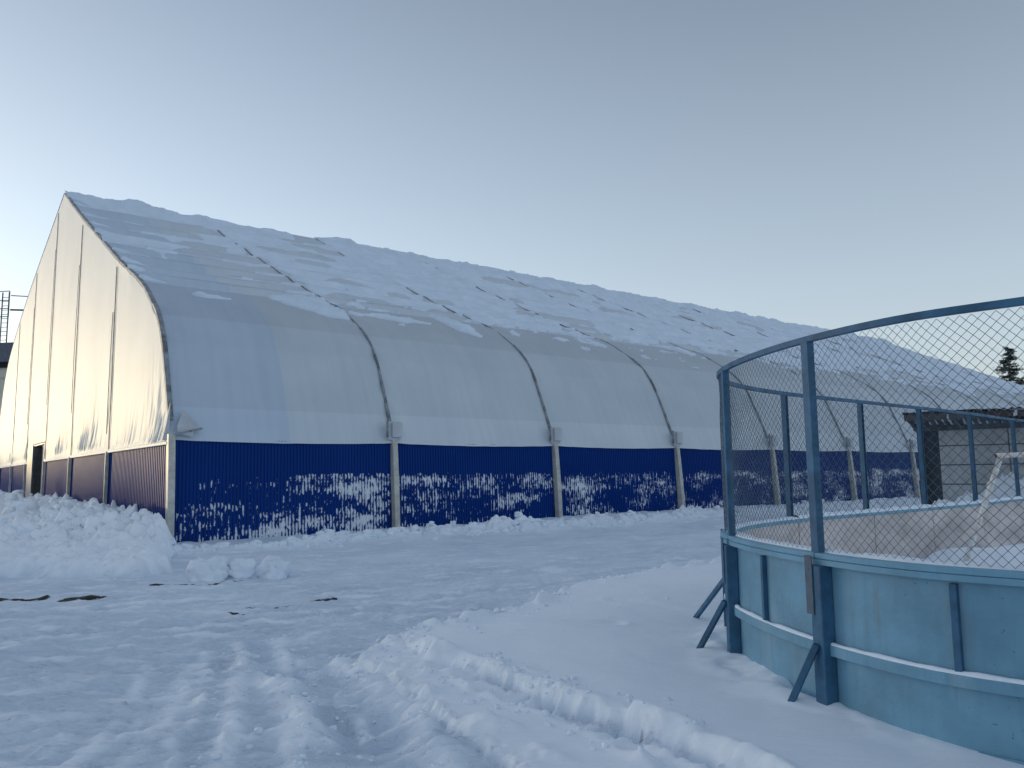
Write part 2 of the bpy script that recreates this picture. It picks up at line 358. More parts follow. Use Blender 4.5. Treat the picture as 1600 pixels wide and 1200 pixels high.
# ------------------------------------------------------------------ rink outline (far run, round corner, near end)
RK = [(21.0,25.2),(17.2,21.8),(13.4,18.4),(9.6,15.05),(7.67,13.2),(6.14,11.86),(4.68,10.62),(3.28,9.4),(2.45,8.45),(2.05,7.65),(1.95,7.0),(1.98,6.25),(2.13,5.5),(2.44,4.79),(2.95,4.25),(3.7,3.45),(4.6,1.9),(6.0,0.3),(7.4,-1.3)]
def catmull(P, n=24):
    out = []
    for i in range(len(P)-1):
        p0 = Vector(P[max(i-1,0)]); p1 = Vector(P[i]); p2 = Vector(P[i+1]); p3 = Vector(P[min(i+2,len(P)-1)])
        for k in range(n):
            t = k/n; out.append(0.5*((2*p1)+(p2-p0)*t+(2*p0-5*p1+4*p2-p3)*t*t+(3*p1-p0-3*p2+p3)*t**3))
    out.append(Vector(P[-1])); return out
_rk = catmull(RK); RKA = np.array([(p.x, p.y) for p in _rk])
RKL = np.concatenate([[0], np.cumsum(np.hypot(*np.diff(RKA, axis=0).T))])
def rk(l):
    """point on the rink outline and its outward normal at arc length l"""
    x = np.interp(l, RKL, RKA[:,0]); y = np.interp(l, RKL, RKA[:,1])
    e = 0.04; x1 = np.interp(l+e, RKL, RKA[:,0])-np.interp(l-e, RKL, RKA[:,0]); y1 = np.interp(l+e, RKL, RKA[:,1])-np.interp(l-e, RKL, RKA[:,1])
    d = np.hypot(x1, y1)+1e-9; return x, y, y1/d, -x1/d, x1/d, y1/d   # p, outward normal, tangent
def rk_at(x, y):
    return RKL[int(np.argmin(np.hypot(RKA[:,0]-x, RKA[:,1]-y)))]
_l = rk(10.0)
SGN = 1.0 if (_l[2]*(-1)+_l[3]*1) > 0 else -1.0     # outward is to the upper left
_rl = np.linspace(0, RKL[-1], 260); _rr = rk(_rl)
RINK_POLY = [(float(a), float(b)) for a, b in zip(_rr[0]-SGN*_rr[2]*0.035, _rr[1]-SGN*_rr[3]*0.035)]+[(16,5),(26,20)]

# ------------------------------------------------------------------ ground
PLATE = [(-0.62,8.35),(-0.1,9.0),(0.30,9.9),(1.0,11.2),(2.1,12.5),(3.7,13.8),(7.0,16.6),(12,21),(22,30),(30,26),(20,5),(6,0.5),(2.0,2.6),(1.35,3.9),(0.95,4.75),(0.42,5.5),(-0.1,6.15),(-0.45,6.65),(-0.72,7.0),(-1.02,7.55),(-1.0,8.1)]
PLATE2 = [(-1.32,6.95),(-1.38,7.4),(-1.25,8.0),(-0.9,8.4),(-0.5,7.5),(-0.2,6.2),(0.5,5.2),(1.2,4.2),(2.0,2.6),(0.6,3.2),(0.15,4.1),(-0.15,4.75),(-0.5,5.5),(-0.82,6.1),(-1.05,6.6)]
BANK = [(-6.25,13.5),(-7.0,13.55),(-9.0,13.95),(-13,15.0),(-20,17.5),(-34,30),(-50,52),(-42,58),(-8.9,19.9),(-7.9,18.2),(-7.0,15.8),(-6.35,14.4)]
def ground_height(x, y):
    t, w = hall_tw(x, y)
    h = 0.03*fbm(x*0.22, y*0.22, 3, 5)
    far = sstep(60, 200, np.hypot(x, y)); h = h*(1-far)
    wob = 0.10*fbm(x*2.2, y*2.2, 4, 11)+0.05*fbm(x*7, y*7, 3, 12)
    # smooth crusted plate of undisturbed snow around the rink
    d, s, a = seg_dist(x, y, PLATE, True); sd = np.where(inside(x, y, PLATE), -d, d)
    pl = sstep(0.05, -0.04, sd+wob*0.55)
    d2, s2, a2 = seg_dist(x, y, PLATE2, True); sd2 = np.where(inside(x, y, PLATE2), -d2, d2)
    pl2 = sstep(0.055, -0.045, sd2+wob*0.6)
    h = h+0.035*(np.exp(-(sd/0.07)**2)+np.exp(-(sd2/0.08)**2)*(1-pl))*fbm(x*8, y*8, 4, 23, 0.6)
    rim = np.exp(-((sd+0.10)/0.10)**2)*np.clip(fbm(x*1.6, y*1.6, 4, 21)*1.8+0.0, 0, 1)*0.085
    rim2 = np.exp(-((sd2+0.14)/0.16)**2)*np.clip(fbm(x*1.9+5, y*1.9, 4, 22)*1.7+0.0, 0, 1)*0.07
    smooth = np.maximum(pl, pl2*0.95)
    h = h+0.17*pl+0.10*pl2*(1-pl)+rim+rim2*(1-pl)
    h = h+0.018*pl*fbm(x*0.9, y*0.9, 3, 31)
    # wheel ruts cut into the plate
    for pts, dep, wd in (([(-0.55,6.75),(-0.15,6.05),(0.4,5.4),(0.95,4.7),(1.6,3.6)], 0.055, 0.10), ([(-0.75,8.25),(-0.2,8.25),(0.5,8.2),(1.0,8.3)], 0.03, 0.09),
                         ([(-0.2,5.95),(0.1,5.6),(0.55,5.0),(0.9,4.3)], 0.03, 0.07), ([(1.2,9.6),(2.2,9.0),(2.8,8.5)], 0.02, 0.10)):
        dd, ss, aa = seg_dist(x+wob*0.3, y+wob*0.3, pts)
        h = h-dep*np.exp(-(dd/wd)**2)*np.maximum(pl, pl2)+dep*0.55*np.exp(-((dd-wd*1.7)/(wd*0.55))**2)*np.clip(0.6+fbm(x*1.6, y*1.6, 2, 33)*1.0, 0, 1.2)*np.maximum(pl, pl2)
    # tracked snow: ripples from the plough and tyre marks
    tr = 1-smooth; loose = np.zeros(np.shape(x))  # loose: brighter loose snow, also light painted on ridges against darker ruts
    near = sstep(26, 6, np.hypot(x, y))
    ca, sa = math.cos(R(18)), math.sin(R(18)); px, py = x*ca+y*sa, -x*sa+y*ca
    warp = 0.25*fbm(x*1.1, y*1.1, 3, 41)
    rip = np.abs(perlin(px*1.1+warp, (py+warp*0.5)*7.5, 42))*0.8+0.45*perlin(px*2.2, py*14, 43)
    h = h+tr*near*(0.060*rip+0.05*fbm(x*0.9, y*0.9, 4, 44)+0.016*fbm(x*8, y*10, 4, 45, 0.6)+0.008*np.abs(perlin(x*22, y*22, 48)))
    h = h+tr*0.018*fbm(x*2.2, y*2.2, 4, 46)
    # ruts running toward the viewer, left of the plate
    for pts, dep, wd in (([(-2.2,7.6),(-1.55,6.6),(-1.05,5.6),(-0.7,4.6),(-0.5,3.5)], 0.075, 0.20), ([(-2.7,8.5),(-2.05,6.7),(-1.65,5.4),(-1.4,4.3)], 0.035, 0.12),
                         ([(-3.2,7.6),(-2.75,6.3),(-2.4,5.0),(-2.3,3.6)], 0.018, 0.10)):
        dd, ss, aa = seg_dist(x+wob*0.3, y, pts); fade = sstep(0, 0.6, aa)
        crumble = np.clip(0.8+fbm(x*1.6, y*1.6, 2, 52)*0.9, 0.1, 1.4)+0.18*fbm(x*11, y*11, 3, 57)
        loose = loose+fade*np.exp(-((dd-wd*1.7)/(wd*0.6))**2)*np.clip(crumble, 0, 1.2)
        h = h+tr*fade*(-dep*np.exp(-(dd/wd)**2)+dep*0.62*np.exp(-((dd-wd*1.7)/(wd*0.5))**2)*crumble)
    # tyre tracks: pressed bands with lug marks and a thrown-up lip
    for pts, wd, am in (([(-2.3,7.7),(-1.72,6.6),(-1.25,5.6),(-0.98,4.7),(-0.85,3.6)],0.17,1.0),([(-3.0,8.4),(-2.45,7.0),(-2.08,5.8),(-1.85,4.8),(-1.8,3.6)],0.15,0.8),
                        ([(-3.6,8.0),(-3.0,6.4),(-2.7,5.2),(-2.6,4.0)],0.14,0.45),([(-10,7.4),(-6,8.3),(-2.2,9.8),(1.2,13.0),(6,18.0),(14,25)],0.16,0.7),([(-10,9.0),(-6,10.0),(-2.6,11.5),(0.8,14.6),(5,19.2),(13,26)],0.16,0.6),
                        ([(-9,5.6),(-5,6.3),(-2.6,7.3),(-1.0,8.9),(1.6,12.0)],0.15,0.6)):
        wv_ = 0.05*fbm(x*1.3, y*1.3, 2, 54); dd, ss, aa = seg_dist(x+wv_, y+wv_, pts)
        brk = am*np.clip(0.35+fbm(x*0.7+wd*50, y*0.7, 3, 55)*1.3, 0, 1)*sstep(0, 0.8, aa)
        band = sstep(wd, wd*0.8, dd)
        lug = np.clip(np.sin(aa*2*math.pi/0.105+ss*dd*16)*2.2, -1, 1)
        loose = loose+brk*1.2*np.exp(-((dd-wd*1.12)/0.06)**2)*np.clip(0.5+fbm(x*5, y*5, 3, 56)*1.8, 0, 1.4)-0.5*brk*band
        h = h+tr*brk*(-0.026*band+0.010*band*lug+0.024*np.exp(-((dd-wd*1.12)/0.035)**2)*np.clip(0.5+fbm(x*5, y*5, 3, 56)*1.8, 0, 1.6))
    # ploughed berm along the long wall
    inb = sstep(-1.5, 0.5, t)*sstep(80, 70, t)
    bw = -2.3-0.5*fbm(t*0.25, 0*t, 2, 61)
    c1, v1 = cells(x*2.4, y*2.4, 62); c2, v2 = cells(x*5.1+0.3*wob, y*5.1, 63); c3, v3 = cells(x*1.2, y*1.2, 64)
    lump = (0.45+0.55*v1)*sstep(0.75, 0.2, c1)*0.16+v2*sstep(0.6, 0.15, c2)*0.07+v3*sstep(0.6, 0.2, c3)*0.16
    bm = np.exp(-((w-bw)/0.85)**2)
    h = h+inb*bm*(0.4+0.6*sstep(0, 8, t))*(0.09+1.15*lump*(0.6+0.8*np.clip(fbm(t*0.5, w*0.8, 2, 65)+0.4, 0, 1)))
    h = h+inb*sstep(-1.2, -0.1, w)*sstep(1.0, 0.2, w)*(0.02+0.03*fbm(t*1.5, w, 3, 66)+0.012*np.clip(t, 0, 14))
    # heaped bank in front of the gable
    db, sb, ab = seg_dist(x, y, BANK, True); sdb = np.where(inside(x, y, BANK), -db, db)+0.35*fbm(x*0.8, y*0.8, 4, 71)
    ga = sstep(0.12, -0.16, sdb)
    dback = np.hypot(np.maximum(-t-0.9, 0), np.maximum(-w, 0)*0.75)
    top = np.exp(-(dback/2.7)**2)*(0.30+0.22*sstep(1, 7, w))
    c4, v4 = cells(x*1.15+0.7*wob, y*1.15+0.7*wob, 73); c5, v5 = cells(x*2.6+0.6*wob, y*2.6-0.6*wob, 75)
    bl = (0.1+0.9*v4)*sstep(0.60, 0.22, c4)*0.26+v5*sstep(0.6, 0.2, c5)*0.22
    rg = 0.20+0.80*np.exp(-(dback/3.2)**2)
    h = h+ga*(0.20+0.10*fbm(x*0.5, y*0.5, 2, 76)+top+rg*(bl+0.26*np.abs(fbm(x*1.8, y*1.8, 4, 77))+0.17*fbm(x*5, y*5, 4, 74)))
    # piled snow behind the rink's far boards and against the shed
    ins = inside(x, y, RINK_POLY)
    d5, s5, a5 = seg_dist(x, y, [(5.0,12.6),(9.0,16.2),(13,19.8),(20,26)])
    h = h+(~ins)*np.exp(-(d5/1.2)**2)*(0.35+2.0*lump+0.25*fbm(x*0.7, y*0.7, 3, 81))*sstep(3.8, 8.0, x)
    d6, s6, a6 = seg_dist(x, y, [(11.5,20.5),(15,22.6),(19,21)])
    h = h+(~ins)*np.exp(-(d6/2.2)**2)*(0.2+1.8*lump+0.25*fbm(x*0.6, y*0.6, 3, 82))
    # inside the rink: drifts
    h = h+ins*(0.06+0.52*np.exp(-((x-7.4)**2+(y-10.2)**2)/3.2)+0.10*fbm(x*0.8, y*0.8, 4, 83)+0.2*np.exp(-((x-5.6)**2+(y-9.6)**2)/1.2))
    # snow lying against the near boards
    dr, sr, ar = seg_dist(x, y, [tuple(p) for p in RKA[::12]])
    h = h+(~ins)*0.06*sstep(4.2,5.8,y)*np.exp(-((dr-0.1)/0.28)**2)*sstep(9.5, 8.5, y)*(0.4+1.2*np.clip(fbm(x*1.8, y*1.8, 3, 91)+0.4, 0, 1))
    h = h-(~ins)*0.11*np.exp(-(dr/1.1)**2)*sstep(11.5, 9.0, y)
    # flat under the hall so that nothing pokes through
    und = (t > 0.25)*(t < 76)*(w > 0.35)*(w < 48.8)
    h = np.where(und, -0.02, h)
    loose = loose+0.8*np.clip(fbm(px*1.1, py*4.5, 5, 99, 0.62)*1.2-0.1, 0, 1)+1.0*ga+0.8*inb*bm
    return h, tr*np.clip(1-loose, 0, 1.4), sd
SOIL = [([(-7.4,11.05),(-6.9,10.95),(-6.5,11.0)],0.22),([(-6.05,10.95),(-5.75,11.12)],0.16),([(-5.55,12.35),(-4.75,12.3),(-4.3,12.7)],0.055),([(-3.35,10.2),(-2.95,10.35),(-2.45,10.75)],0.06),([(-2.6,10.5),(-2.4,10.8)],0.06),([(-3.5,9.95),(-3.3,9.8)],0.05)]
def warped(lo, hi, fine, rate, c0=0.0, coarse_at=45, rate2=0.06):
    out = [c0]; p = 0.0
    while out[-1] < hi:
        q = out[-1]-c0; s = max(fine, rate*q) if q < coarse_at else max(rate2*(q-coarse_at), rate*coarse_at)
        out.append(out[-1]+s)
    neg = [c0]
    while neg[-1] > lo:
        q = c0-neg[-1]; s = max(fine, rate*q) if q < coarse_at else max(rate2*(q-coarse_at), rate*coarse_at)
        neg.append(neg[-1]-s)
    return np.array(neg[1:][::-1]+out)
gx = warped(-1500, 1500, 0.024, 0.0065)
gyf = warped(4.0, 2500, 0.028, 0.0062, 4.0)
gyb = 4.0-np.cumsum(0.06*1.12**np.arange(1, 60)); gyb = gyb[gyb > -900][::-1]
gy = np.concatenate([gyb, gyf])
GXm, GYm = np.meshgrid(gx, gy)
GH, TRK, SDP = ground_height(GXm, GYm)
ground = grid_mesh('snowy_ground', GXm, GYm, GH, M['ground'])
tag(ground, kind='structure')
atr = ground.data.attributes.new('track', 'FLOAT', 'POINT'); atr.data.foreach_set('value', TRK.ravel().astype(np.float32))
sl = np.zeros(GXm.shape)
for pts, wd in SOIL:
    d, s, a = seg_dist(GXm, GYm, pts); sl = np.maximum(sl, 0.90*np.exp(-(d/wd)**2))
ats = ground.data.attributes.new('soil', 'FLOAT', 'POINT'); ats.data.foreach_set('value', sl.ravel().astype(np.float32))
def gz(x, y): return float(ground_height(np.array([x], float), np.array([y], float))[0][0])

# snow clods thrown up by the plough: uncountable, one object
def clods(name, spots, label_kind='stuff', subdiv=2):
    bm0 = bmesh.new(); bmesh.ops.create_icosphere(bm0, subdivisions=subdiv, radius=1.0)
    base = np.array([v.co[:] for v in bm0.verts]); fc = np.array([[v.index for v in f.verts] for f in bm0.faces]); bm0.free()
    V = []; Fc = []; n = 0
    for x, y, z, r, sq in spots:
        k = random.random()*100
        ang = random.random()*6.28; ca, sa = math.cos(ang), math.sin(ang)
        p = base.copy()
        p = np.sign(p)*np.abs(p)**0.78
        nz = 0.34*perlin(p[:,0]*1.1+k, p[:,1]*1.1+p[:,2]*0.9, 5)+0.28*perlin(p[:,0]*2.6+k, p[:,2]*2.6+p[:,1]*1.5, 7)+0.17*perlin(p[:,0]*6+k, p[:,2]*6+p[:,1]*4, 9)
        p = p*(1+nz)[:,None]*np.array([r*random.uniform(.8,1.4), r*random.uniform(.7,1.1), r*sq])
        q = np.stack([p[:,0]*ca-p[:,1]*sa+x, p[:,0]*sa+p[:,1]*ca+y, p[:,2]+z], -1)
        V.append(q); Fc.append(fc+n); n += len(q)
    me = bpy.data.meshes.new(name); me.from_pydata(np.concatenate(V).tolist(), [], np.concatenate(Fc).tolist())
    o = link(name, me, M['snow'], None, True); return o
sp = []
for i in range(900):          # gable bank
    t = -random.uniform(0.9, 5.6); w = random.uniform(-0.8, 34)**1.0
    x, y = hall_xy(t, w); r = 0.05+0.17*random.random()**4
    sp.append((x, y, r))
for i in range(900):          # long wall berm
    t = random.uniform(-1.0, 40); w = -2.3+random.gauss(0, 0.55); x, y = hall_xy(t, w); sp.append((x, y, 0.04+0.11*random.random()**3))
for i in range(90):          # plate rim
    k = random.randrange(0, 7); a = PLATE[k]; b = PLATE[k+1]; f = random.random()
    sp.append((a[0]+(b[0]-a[0])*f+random.gauss(0,.05), a[1]+(b[1]-a[1])*f+random.gauss(0,.07), 0.010+0.035*random.random()**3))
for i in range(14):
    k = random.randrange(14, 20); a = PLATE[k]; b = PLATE[(k+1) % len(PLATE)]; f = random.random()
    sp.append((a[0]+(b[0]-a[0])*f+random.gauss(0,.05), a[1]+(b[1]-a[1])*f+random.gauss(0,.05), 0.008+0.016*random.random()**2))
for i in range(200):
    x = random.uniform(-8, 2); y = random.uniform(5, 15); sp.append((x, y, 0.006+0.016*random.random()**2))
for pts in ([(-2.2,7.6),(-1.55,6.6),(-1.05,5.6),(-0.7,4.6),(-0.5,3.8)],[(-2.7,8.5),(-2.05,6.7),(-1.65,5.4),(-1.4,4.3)],[(-0.55,6.75),(-0.15,6.05),(0.4,5.4),(0.95,4.7)],PLATE[:7],PLATE2[:5],[(-6.3,13.4),(-9,13.9),(-13,15)]):
    for i in range(170):
        k = random.randrange(0, len(pts)-1); a = pts[k]; b = pts[k+1]; f = random.random(); s_ = random.choice((-1,1))*random.gauss(0.22,0.10)
        dx, dy = b[0]-a[0], b[1]-a[1]; l_ = math.hypot(dx, dy)
        sp.append((a[0]+dx*f-dy/l_*s_, a[1]+dy*f+dx/l_*s_, 0.006+0.022*random.random()**3))
xs = np.array([s[0] for s in sp]); ys = np.array([s[1] for s in sp]); zs = ground_height(xs, ys)[0]
cl = clods('snow_clods', [(x, y, z+r*0.12, r, random.uniform(.55,.9)) for (x, y, r), z in zip(sp, zs)], subdiv=2)
tag(cl, 'loose white snow clods scattered over the ploughed banks and track', 'snow', kind='stuff')
# three big blocks by the corner
for (x, y, r, lab) in ((-4.85,12.8,0.27,'large rounded snow block beside the track, left one of the blocks near the hall corner'),
                  (-4.40,13.1,0.20,'mid sized snow block between two other snow blocks near the hall corner'),
                  (-4.02,13.35,0.24,'low snow block at the right end of the row near the hall corner')):
    b = clods('snow_block', [(0,0,0.10,r,0.95)], subdiv=4); b.location = (x, y, gz(x,y))
    tag(b, lab, 'snow block', group='snow blocks thrown up by the plough')

# ------------------------------------------------------------------ the hall
PR = [(0.0,0.0),(0.14,2.6),(0.24,2.95),(0.57,3.75),(0.96,4.64),(1.33,5.38),(1.92,6.09),(2.91,6.82),(4.21,7.55),(7.15,8.8),(9.47,9.85),(12.96,11.45),(16.3,13.0),(21.05,15.3)]
PL = [(21.05,15.3),(25.1,14.5),(30.0,13.55),(34.9,12.5),(39.5,11.3),(43.5,10.0),(46.2,8.4),(47.8,6.2),(48.6,4.2),(49.0,2.6),(49.1,0)]
def smooth_curve(P):
    c = catmull(P, 10); A = np.array([(p.x, p.y) for p in c]); L = np.concatenate([[0], np.cumsum(np.hypot(*np.diff(A, axis=0).T))]); return A, L
PRA, PRL = smooth_curve(PR[1:]); PLA, PLL = smooth_curve(PL[:-1])
def prof(A, L, s):
    w = np.interp(s, L, A[:,0]); h = np.interp(s, L, A[:,1]); e = 0.15
    dw = np.interp(s+e, L, A[:,0])-np.interp(s-e, L, A[:,0]); dh = np.interp(s+e, L, A[:,1])-np.interp(s-e, L, A[:,1]); d = np.hypot(dw, dh)
    return w, h, -dh/d, dw/d          # point and outward normal (w,h)
hall = empty('arched_hall', (HX, HY, 0), math.pi/2-TH)
tag(hall, 'long white fabric arched hall with blue corrugated lower walls and snow on its roof', 'hall')
LEN = NB*BAY
SMAX = PRL[-1]
# roof fabric, right slope: purlins lift it in long steps above the curve
PURL = np.array([6.9, 8.5, 10.1, 11.8, 13.6, 15.5, 17.5, 19.7, 22.2, SMAX])
def roof_disp(t, s):
    up = sstep(6.7, 7.1, s)
    k = np.searchsorted(PURL, s); k = np.clip(k, 0, len(PURL)-1)
    lo = np.where(k > 0, PURL[np.maximum(k-1, 0)], 5.6); hi = PURL[k]; f = np.clip((s-lo)/(hi-lo), 0, 1)
    sag = -0.55*np.sin(np.pi*f**0.62)*up*(0.75+0.5*fbm(t*0.12, s*0.4, 2, 101))
    bay = (t/BAY) % 1.0; pinch = np.sin(np.pi*bay)**0.6; edge0 = sstep(0.0, 1.2, t)
    d = sag*(0.10+0.90*pinch)*edge0
    d = d+(1-up)*(0.03*np.sin(np.pi*bay)*np.sin(np.pi*np.clip(s/8, 0, 1)))
    d = d+0.012*fbm(t*0.7, s*0.7, 3, 102)
    de = np.minimum(bay, 1-bay)*BAY; bn = np.round(t/BAY)
    d = d+(1-up)*0.028*np.exp(-de/0.55)*np.sin((s*1.0+de*1.5)*5.5+3*fbm(bn*3.1+0*s, s*0.5, 2, 103))*np.clip(0.4+fbm(bn*5.7+t*0.1, s*0.4, 2, 104)*1.5, 0, 1)
    d = d+(1-up)*0.02*np.exp(-s/0.8)*np.sin(t*6+2*fbm(t*0.7, 0*s, 2, 105))*np.clip(fbm(t*0.35, 0*s, 2, 106)+0.3, 0, 1)
    return d
def roof_point(t, s, off):
    w, h, nw, nh = prof(PRA, PRL, s)
    return t, w+nw*off, h+nh*off
tt = np.linspace(-0.05, LEN+0.05, 1000); ss = np.linspace(0, SMAX, 260); T, S = np.meshgrid(tt, ss)
X, Y, Z = roof_point(T, S, roof_disp(T, S)+0.02+0.07*np.exp(-S/0.12))
# the lower hem dips a little between the legs
Z = Z-sstep(0.5, 0, S)*0.05*np.sin(np.pi*((T/BAY) % 1))
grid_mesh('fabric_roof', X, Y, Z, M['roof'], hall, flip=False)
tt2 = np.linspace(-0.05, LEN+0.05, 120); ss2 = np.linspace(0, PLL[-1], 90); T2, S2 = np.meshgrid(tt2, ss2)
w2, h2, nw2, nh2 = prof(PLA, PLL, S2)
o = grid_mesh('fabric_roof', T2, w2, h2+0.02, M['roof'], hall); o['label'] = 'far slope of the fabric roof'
# snow lying on the slope, thick near the ridge and ragged at the turn of the curve
tt = np.linspace(-0.05, LEN+0.05, 1300); ss = np.concatenate([np.linspace(4.2, 12, 210), np.linspace(12.05, SMAX, 190)]); T, S = np.meshgrid(tt, ss)
n_big = fbm(T*0.22, S*0.30, 3, 111); n_mid = fbm(T*0.9, S*1.3, 4, 112); n_fin = fbm(T*3.2, S*3.6, 3, 113)
bay = (T/BAY) % 1.0; bi = np.floor(T/BAY)
edge = 7.9+1.6*fbm(T*0.35, 0*T, 3, 114)
cover = (S-edge)*0.10+0.30*n_big+0.26*n_mid+0.02
wB = 0.48+0.52*sstep(16, 5, T)
cover = np.minimum(cover+0.03, 0.30+0.3*n_big-0.22*wB)
k = np.searchsorted(PURL, S); lo = np.where(k > 0, PURL[np.clip(k-1, 0, 9)], 5.6); hi = PURL[np.clip(k, 0, 9)]; f = np.clip((S-lo)/(hi-lo), 0, 1)
cover = cover+sstep(SMAX, SMAX-4, S)*(wB*(0.42*np.exp(-((f-0.15-0.1*n_big)/0.14)**2)+0.34*np.exp(-((f-1.08)/0.10)**2)-0.10))  # bright snow lips and bare gaps imitate the shading of the purlin folds
# first bay scraped nearly bare by the wind
cover = cover-0.10*sstep(7.5, 3.0, T)*sstep(SMAX-1.0, SMAX-4, S)-0.03*sstep(12, 8, T)
# slabs that slid down beside each arch
pat = np.zeros_like(T)
slabs = [(1,-1.35,6.6,1.25,1.35),(1,-0.75,5.7,0.7,0.55),(2,-1.9,6.3,0.55,1.5),(2,-0.35,7.2,0.35,0.4),(3,-1.5,6.9,0.5,0.9),(3,-0.5,7.3,0.5,.4),(4,-1.4,6.7,0.55,0.8),(4,-2.3,7.6,0.7,.5),(5,-1.3,6.9,.5,.8),(6,-1.4,6.8,.6,.9),(7,-1.3,6.9,.5,.8),(8,-1.5,6.8,.6,.7),(9,-1.2,6.9,.5,.8)]
for n, dt, s0, rt, rs in slabs:
    q = ((T-(n*BAY+dt)-(s0-S)*0.45)/rt)**2+((S-s0)/rs)**2
    pat = np.maximum(pat, (1-q)*0.5+0.22*n_mid+0.08*n_fin)
cover = np.maximum(cover, np.where(pat > -0.2, pat*0.8, -1))
# bare strip left by the arch profiles in places
seam = np.exp(-(np.minimum(bay, 1-bay)*BAY/0.085)**2)
cutm = sstep(-0.10, 0.12, fbm(np.round(T/BAY)*3.7+0*T, S*0.24, 3, 115))
cutm = np.maximum(cutm, (np.round(T/BAY) == 1)*sstep(7.9, 8.2, S)*sstep(19.5, 18.5, S)*0.9)
cutm = cutm*sstep(SMAX, SMAX-3, S)
cover = cover*(1-0.9*seam*cutm)-0.16*seam*cutm
thick = np.clip(cover, 0, 0.5)
off = np.where(cover > 0, 0.02+0.13*np.sqrt(np.clip(cover, 0, 1))*1.0+0.16*thick*n_mid+0.03*n_fin*np.clip(cover*6, 0, 1), -0.06)
# cornice and lumps on the ridge
rid = np.exp(-((SMAX-S)/1.3)**2)
rn = np.clip(fbm(T*0.45, 0*T+3, 4, 116)+0.1, 0, 1); off = off+rid*(0.05+0.24*rn)+0.03*np.clip(fbm(T*1.7, S*2.1, 4, 118, 0.6), 0, 1)*(cover > 0.05)
X, Y, Z = roof_point(T, S, np.maximum(roof_disp(T, S), -0.08)*0.0+roof_disp(T, S)+0.02+off)
rs_ = grid_mesh('roof_snow', X, Y, Z, M['snow_roof'], None); rs_.location = hall.location; rs_.rotation_euler = hall.rotation_euler
tag(rs_, 'thin wind-blown snow cover on the sloping fabric roof of the hall', 'snow', kind='stuff')

# arches (one strip over the fabric each), legs and flaps
def hall_arch(n, parent):
    fr = []
    for s in np.concatenate([np.linspace(0.55, 7, 40), np.linspace(7.1, SMAX, 110)]):
        w, h, nw, nh = prof(PRA, PRL, s)
        dd_ = float(roof_disp(np.array([n*BAY+0.001]), np.array([s]))[0])*float(sstep(6.6, 7.0, s))
        fr.append(((0, w+nw*dd_, h+nh*dd_), (1,0,0), (0, nw, nh)))
    mb = MB()
    wd = 0.048 if n else 0.065
    # wide where the arch stands clear of the fabric, narrow keder line higher up
    base = len(mb.v); prev = None
    for i, (o_, a, b) in enumerate(fr):
        s = np.hypot(o_[1]-0.3, o_[2]-2.6)/22.0; k = wd*(max(0.34, 1.0-s*2.3) if n else 1.0); hgt = 0.08 if s < 0.2 else 0.045
        for p, q in ((-k,-0.03),(k,-0.03),(k,hgt),(-k,hgt)): mb.v.append(tuple(Vector(o_)+Vector(a)*p+Vector(b)*q))
        if i:
            z = base+(i-1)*4
            for e in range(4): mb.f.append((z+e, z+(e+1) % 4, z+4+(e+1) % 4, z+4+e))
    mb.f.append((base,base+1,base+2,base+3)); m_ = base+4*(len(fr)-1); mb.f.append((m_,m_+1,m_+2,m_+3))
    return mb
arch_proto = None
for n in range(NB+1):
    x = n*BAY+(0.02 if n == 0 else 0)
    if n == 0: a = hall_arch(0, hall).build('arch', M['rib'], hall)
    elif arch_proto is None: a = arch_proto = hall_arch(1, hall).build('arch', M['rib'], hall)
    else: a = arch_proto.copy(); C.objects.link(a); a.parent = hall
    a.location.x = x
leg_proto = None
for n in range(NB+1):
    if leg_proto is None:
        mb = MB(); fr = []
        for z in np.linspace(-0.12, 2.78, 14):
            q = z/2.6; w = -0.10+0.10*q+0.16*max(0, q)**2*0.6
            fr.append(((0, w, z), (1,0,0), (0,1,0)))
        mb.sweep(fr, [(-0.085,-0.13),(0.085,-0.13),(0.085,0.10),(-0.085,0.10)])
        lg = leg_proto = mb.build('leg', M['leg'], hall, bevel=0.012)
        mb = MB(); mb.box(-0.16,0.16,-0.28,0.06,-0.05,0.02); mb.build('base_plate', M['dark'], lg, bevel=0.004)
    else:
        lg = leg_proto.copy(); C.objects.link(lg); lg.parent = hall
        for ch in leg_proto.children:
            c = ch.copy(); C.objects.link(c); c.parent = lg
    lg.location.x = n*BAY
fl_proto = None
for n in range(1, NB+1):
    if fl_proto is None:
        mb = MB(); mb.box(-0.23,0.20,0.0,0.03,2.72,3.28); mb.box(-0.13,0.20,-0.10,0.0,2.80,3.24)
        fl = fl_proto = mb.build('tarp_flap', M['flap'], hall, bevel=0.01)
        mb = MB(); mb.box(-0.27,-0.235,-0.03,0.05,2.80,3.30); mb.build('clamp_bar', M['rib'], fl, bevel=0.004)
    else:
        fl = fl_proto.copy(); C.objects.link(fl); fl.parent = hall
        for ch in fl_proto.children:
            c = ch.copy(); C.objects.link(c); c.parent = fl
    fl.location.x = n*BAY; fl.location.y = -0.02
# corner flap folded out beside the first leg
mb = MB(); mb.v = [(0.10,-0.06,2.95),(0.50,-0.06,2.86),(0.72,0.10,2.92),(0.30,0.20,3.42),(0.14,-0.03,2.78),(0.52,-0.03,2.69)]
mb.v += [(a, b+0.02, c) for a, b, c in mb.v]
mb.f = [(0,1,2,3),(0,4,5,1),(6,9,8,7),(6,7,11,10),(0,3,9,6),(3,2,8,9),(2,1,7,8),(4,0,6,10),(1,5,11,7),(5,4,10,11)]
mb.build('tarp_flap', M['flap'], hall)
mb = MB(); mb.obox((0.08,-0.12,2.74),(0.66,0.10,0.16),(0,0.06,0),(-0.01,0,0.05)); mb.build('clamp_bar', M['rib'], hall)

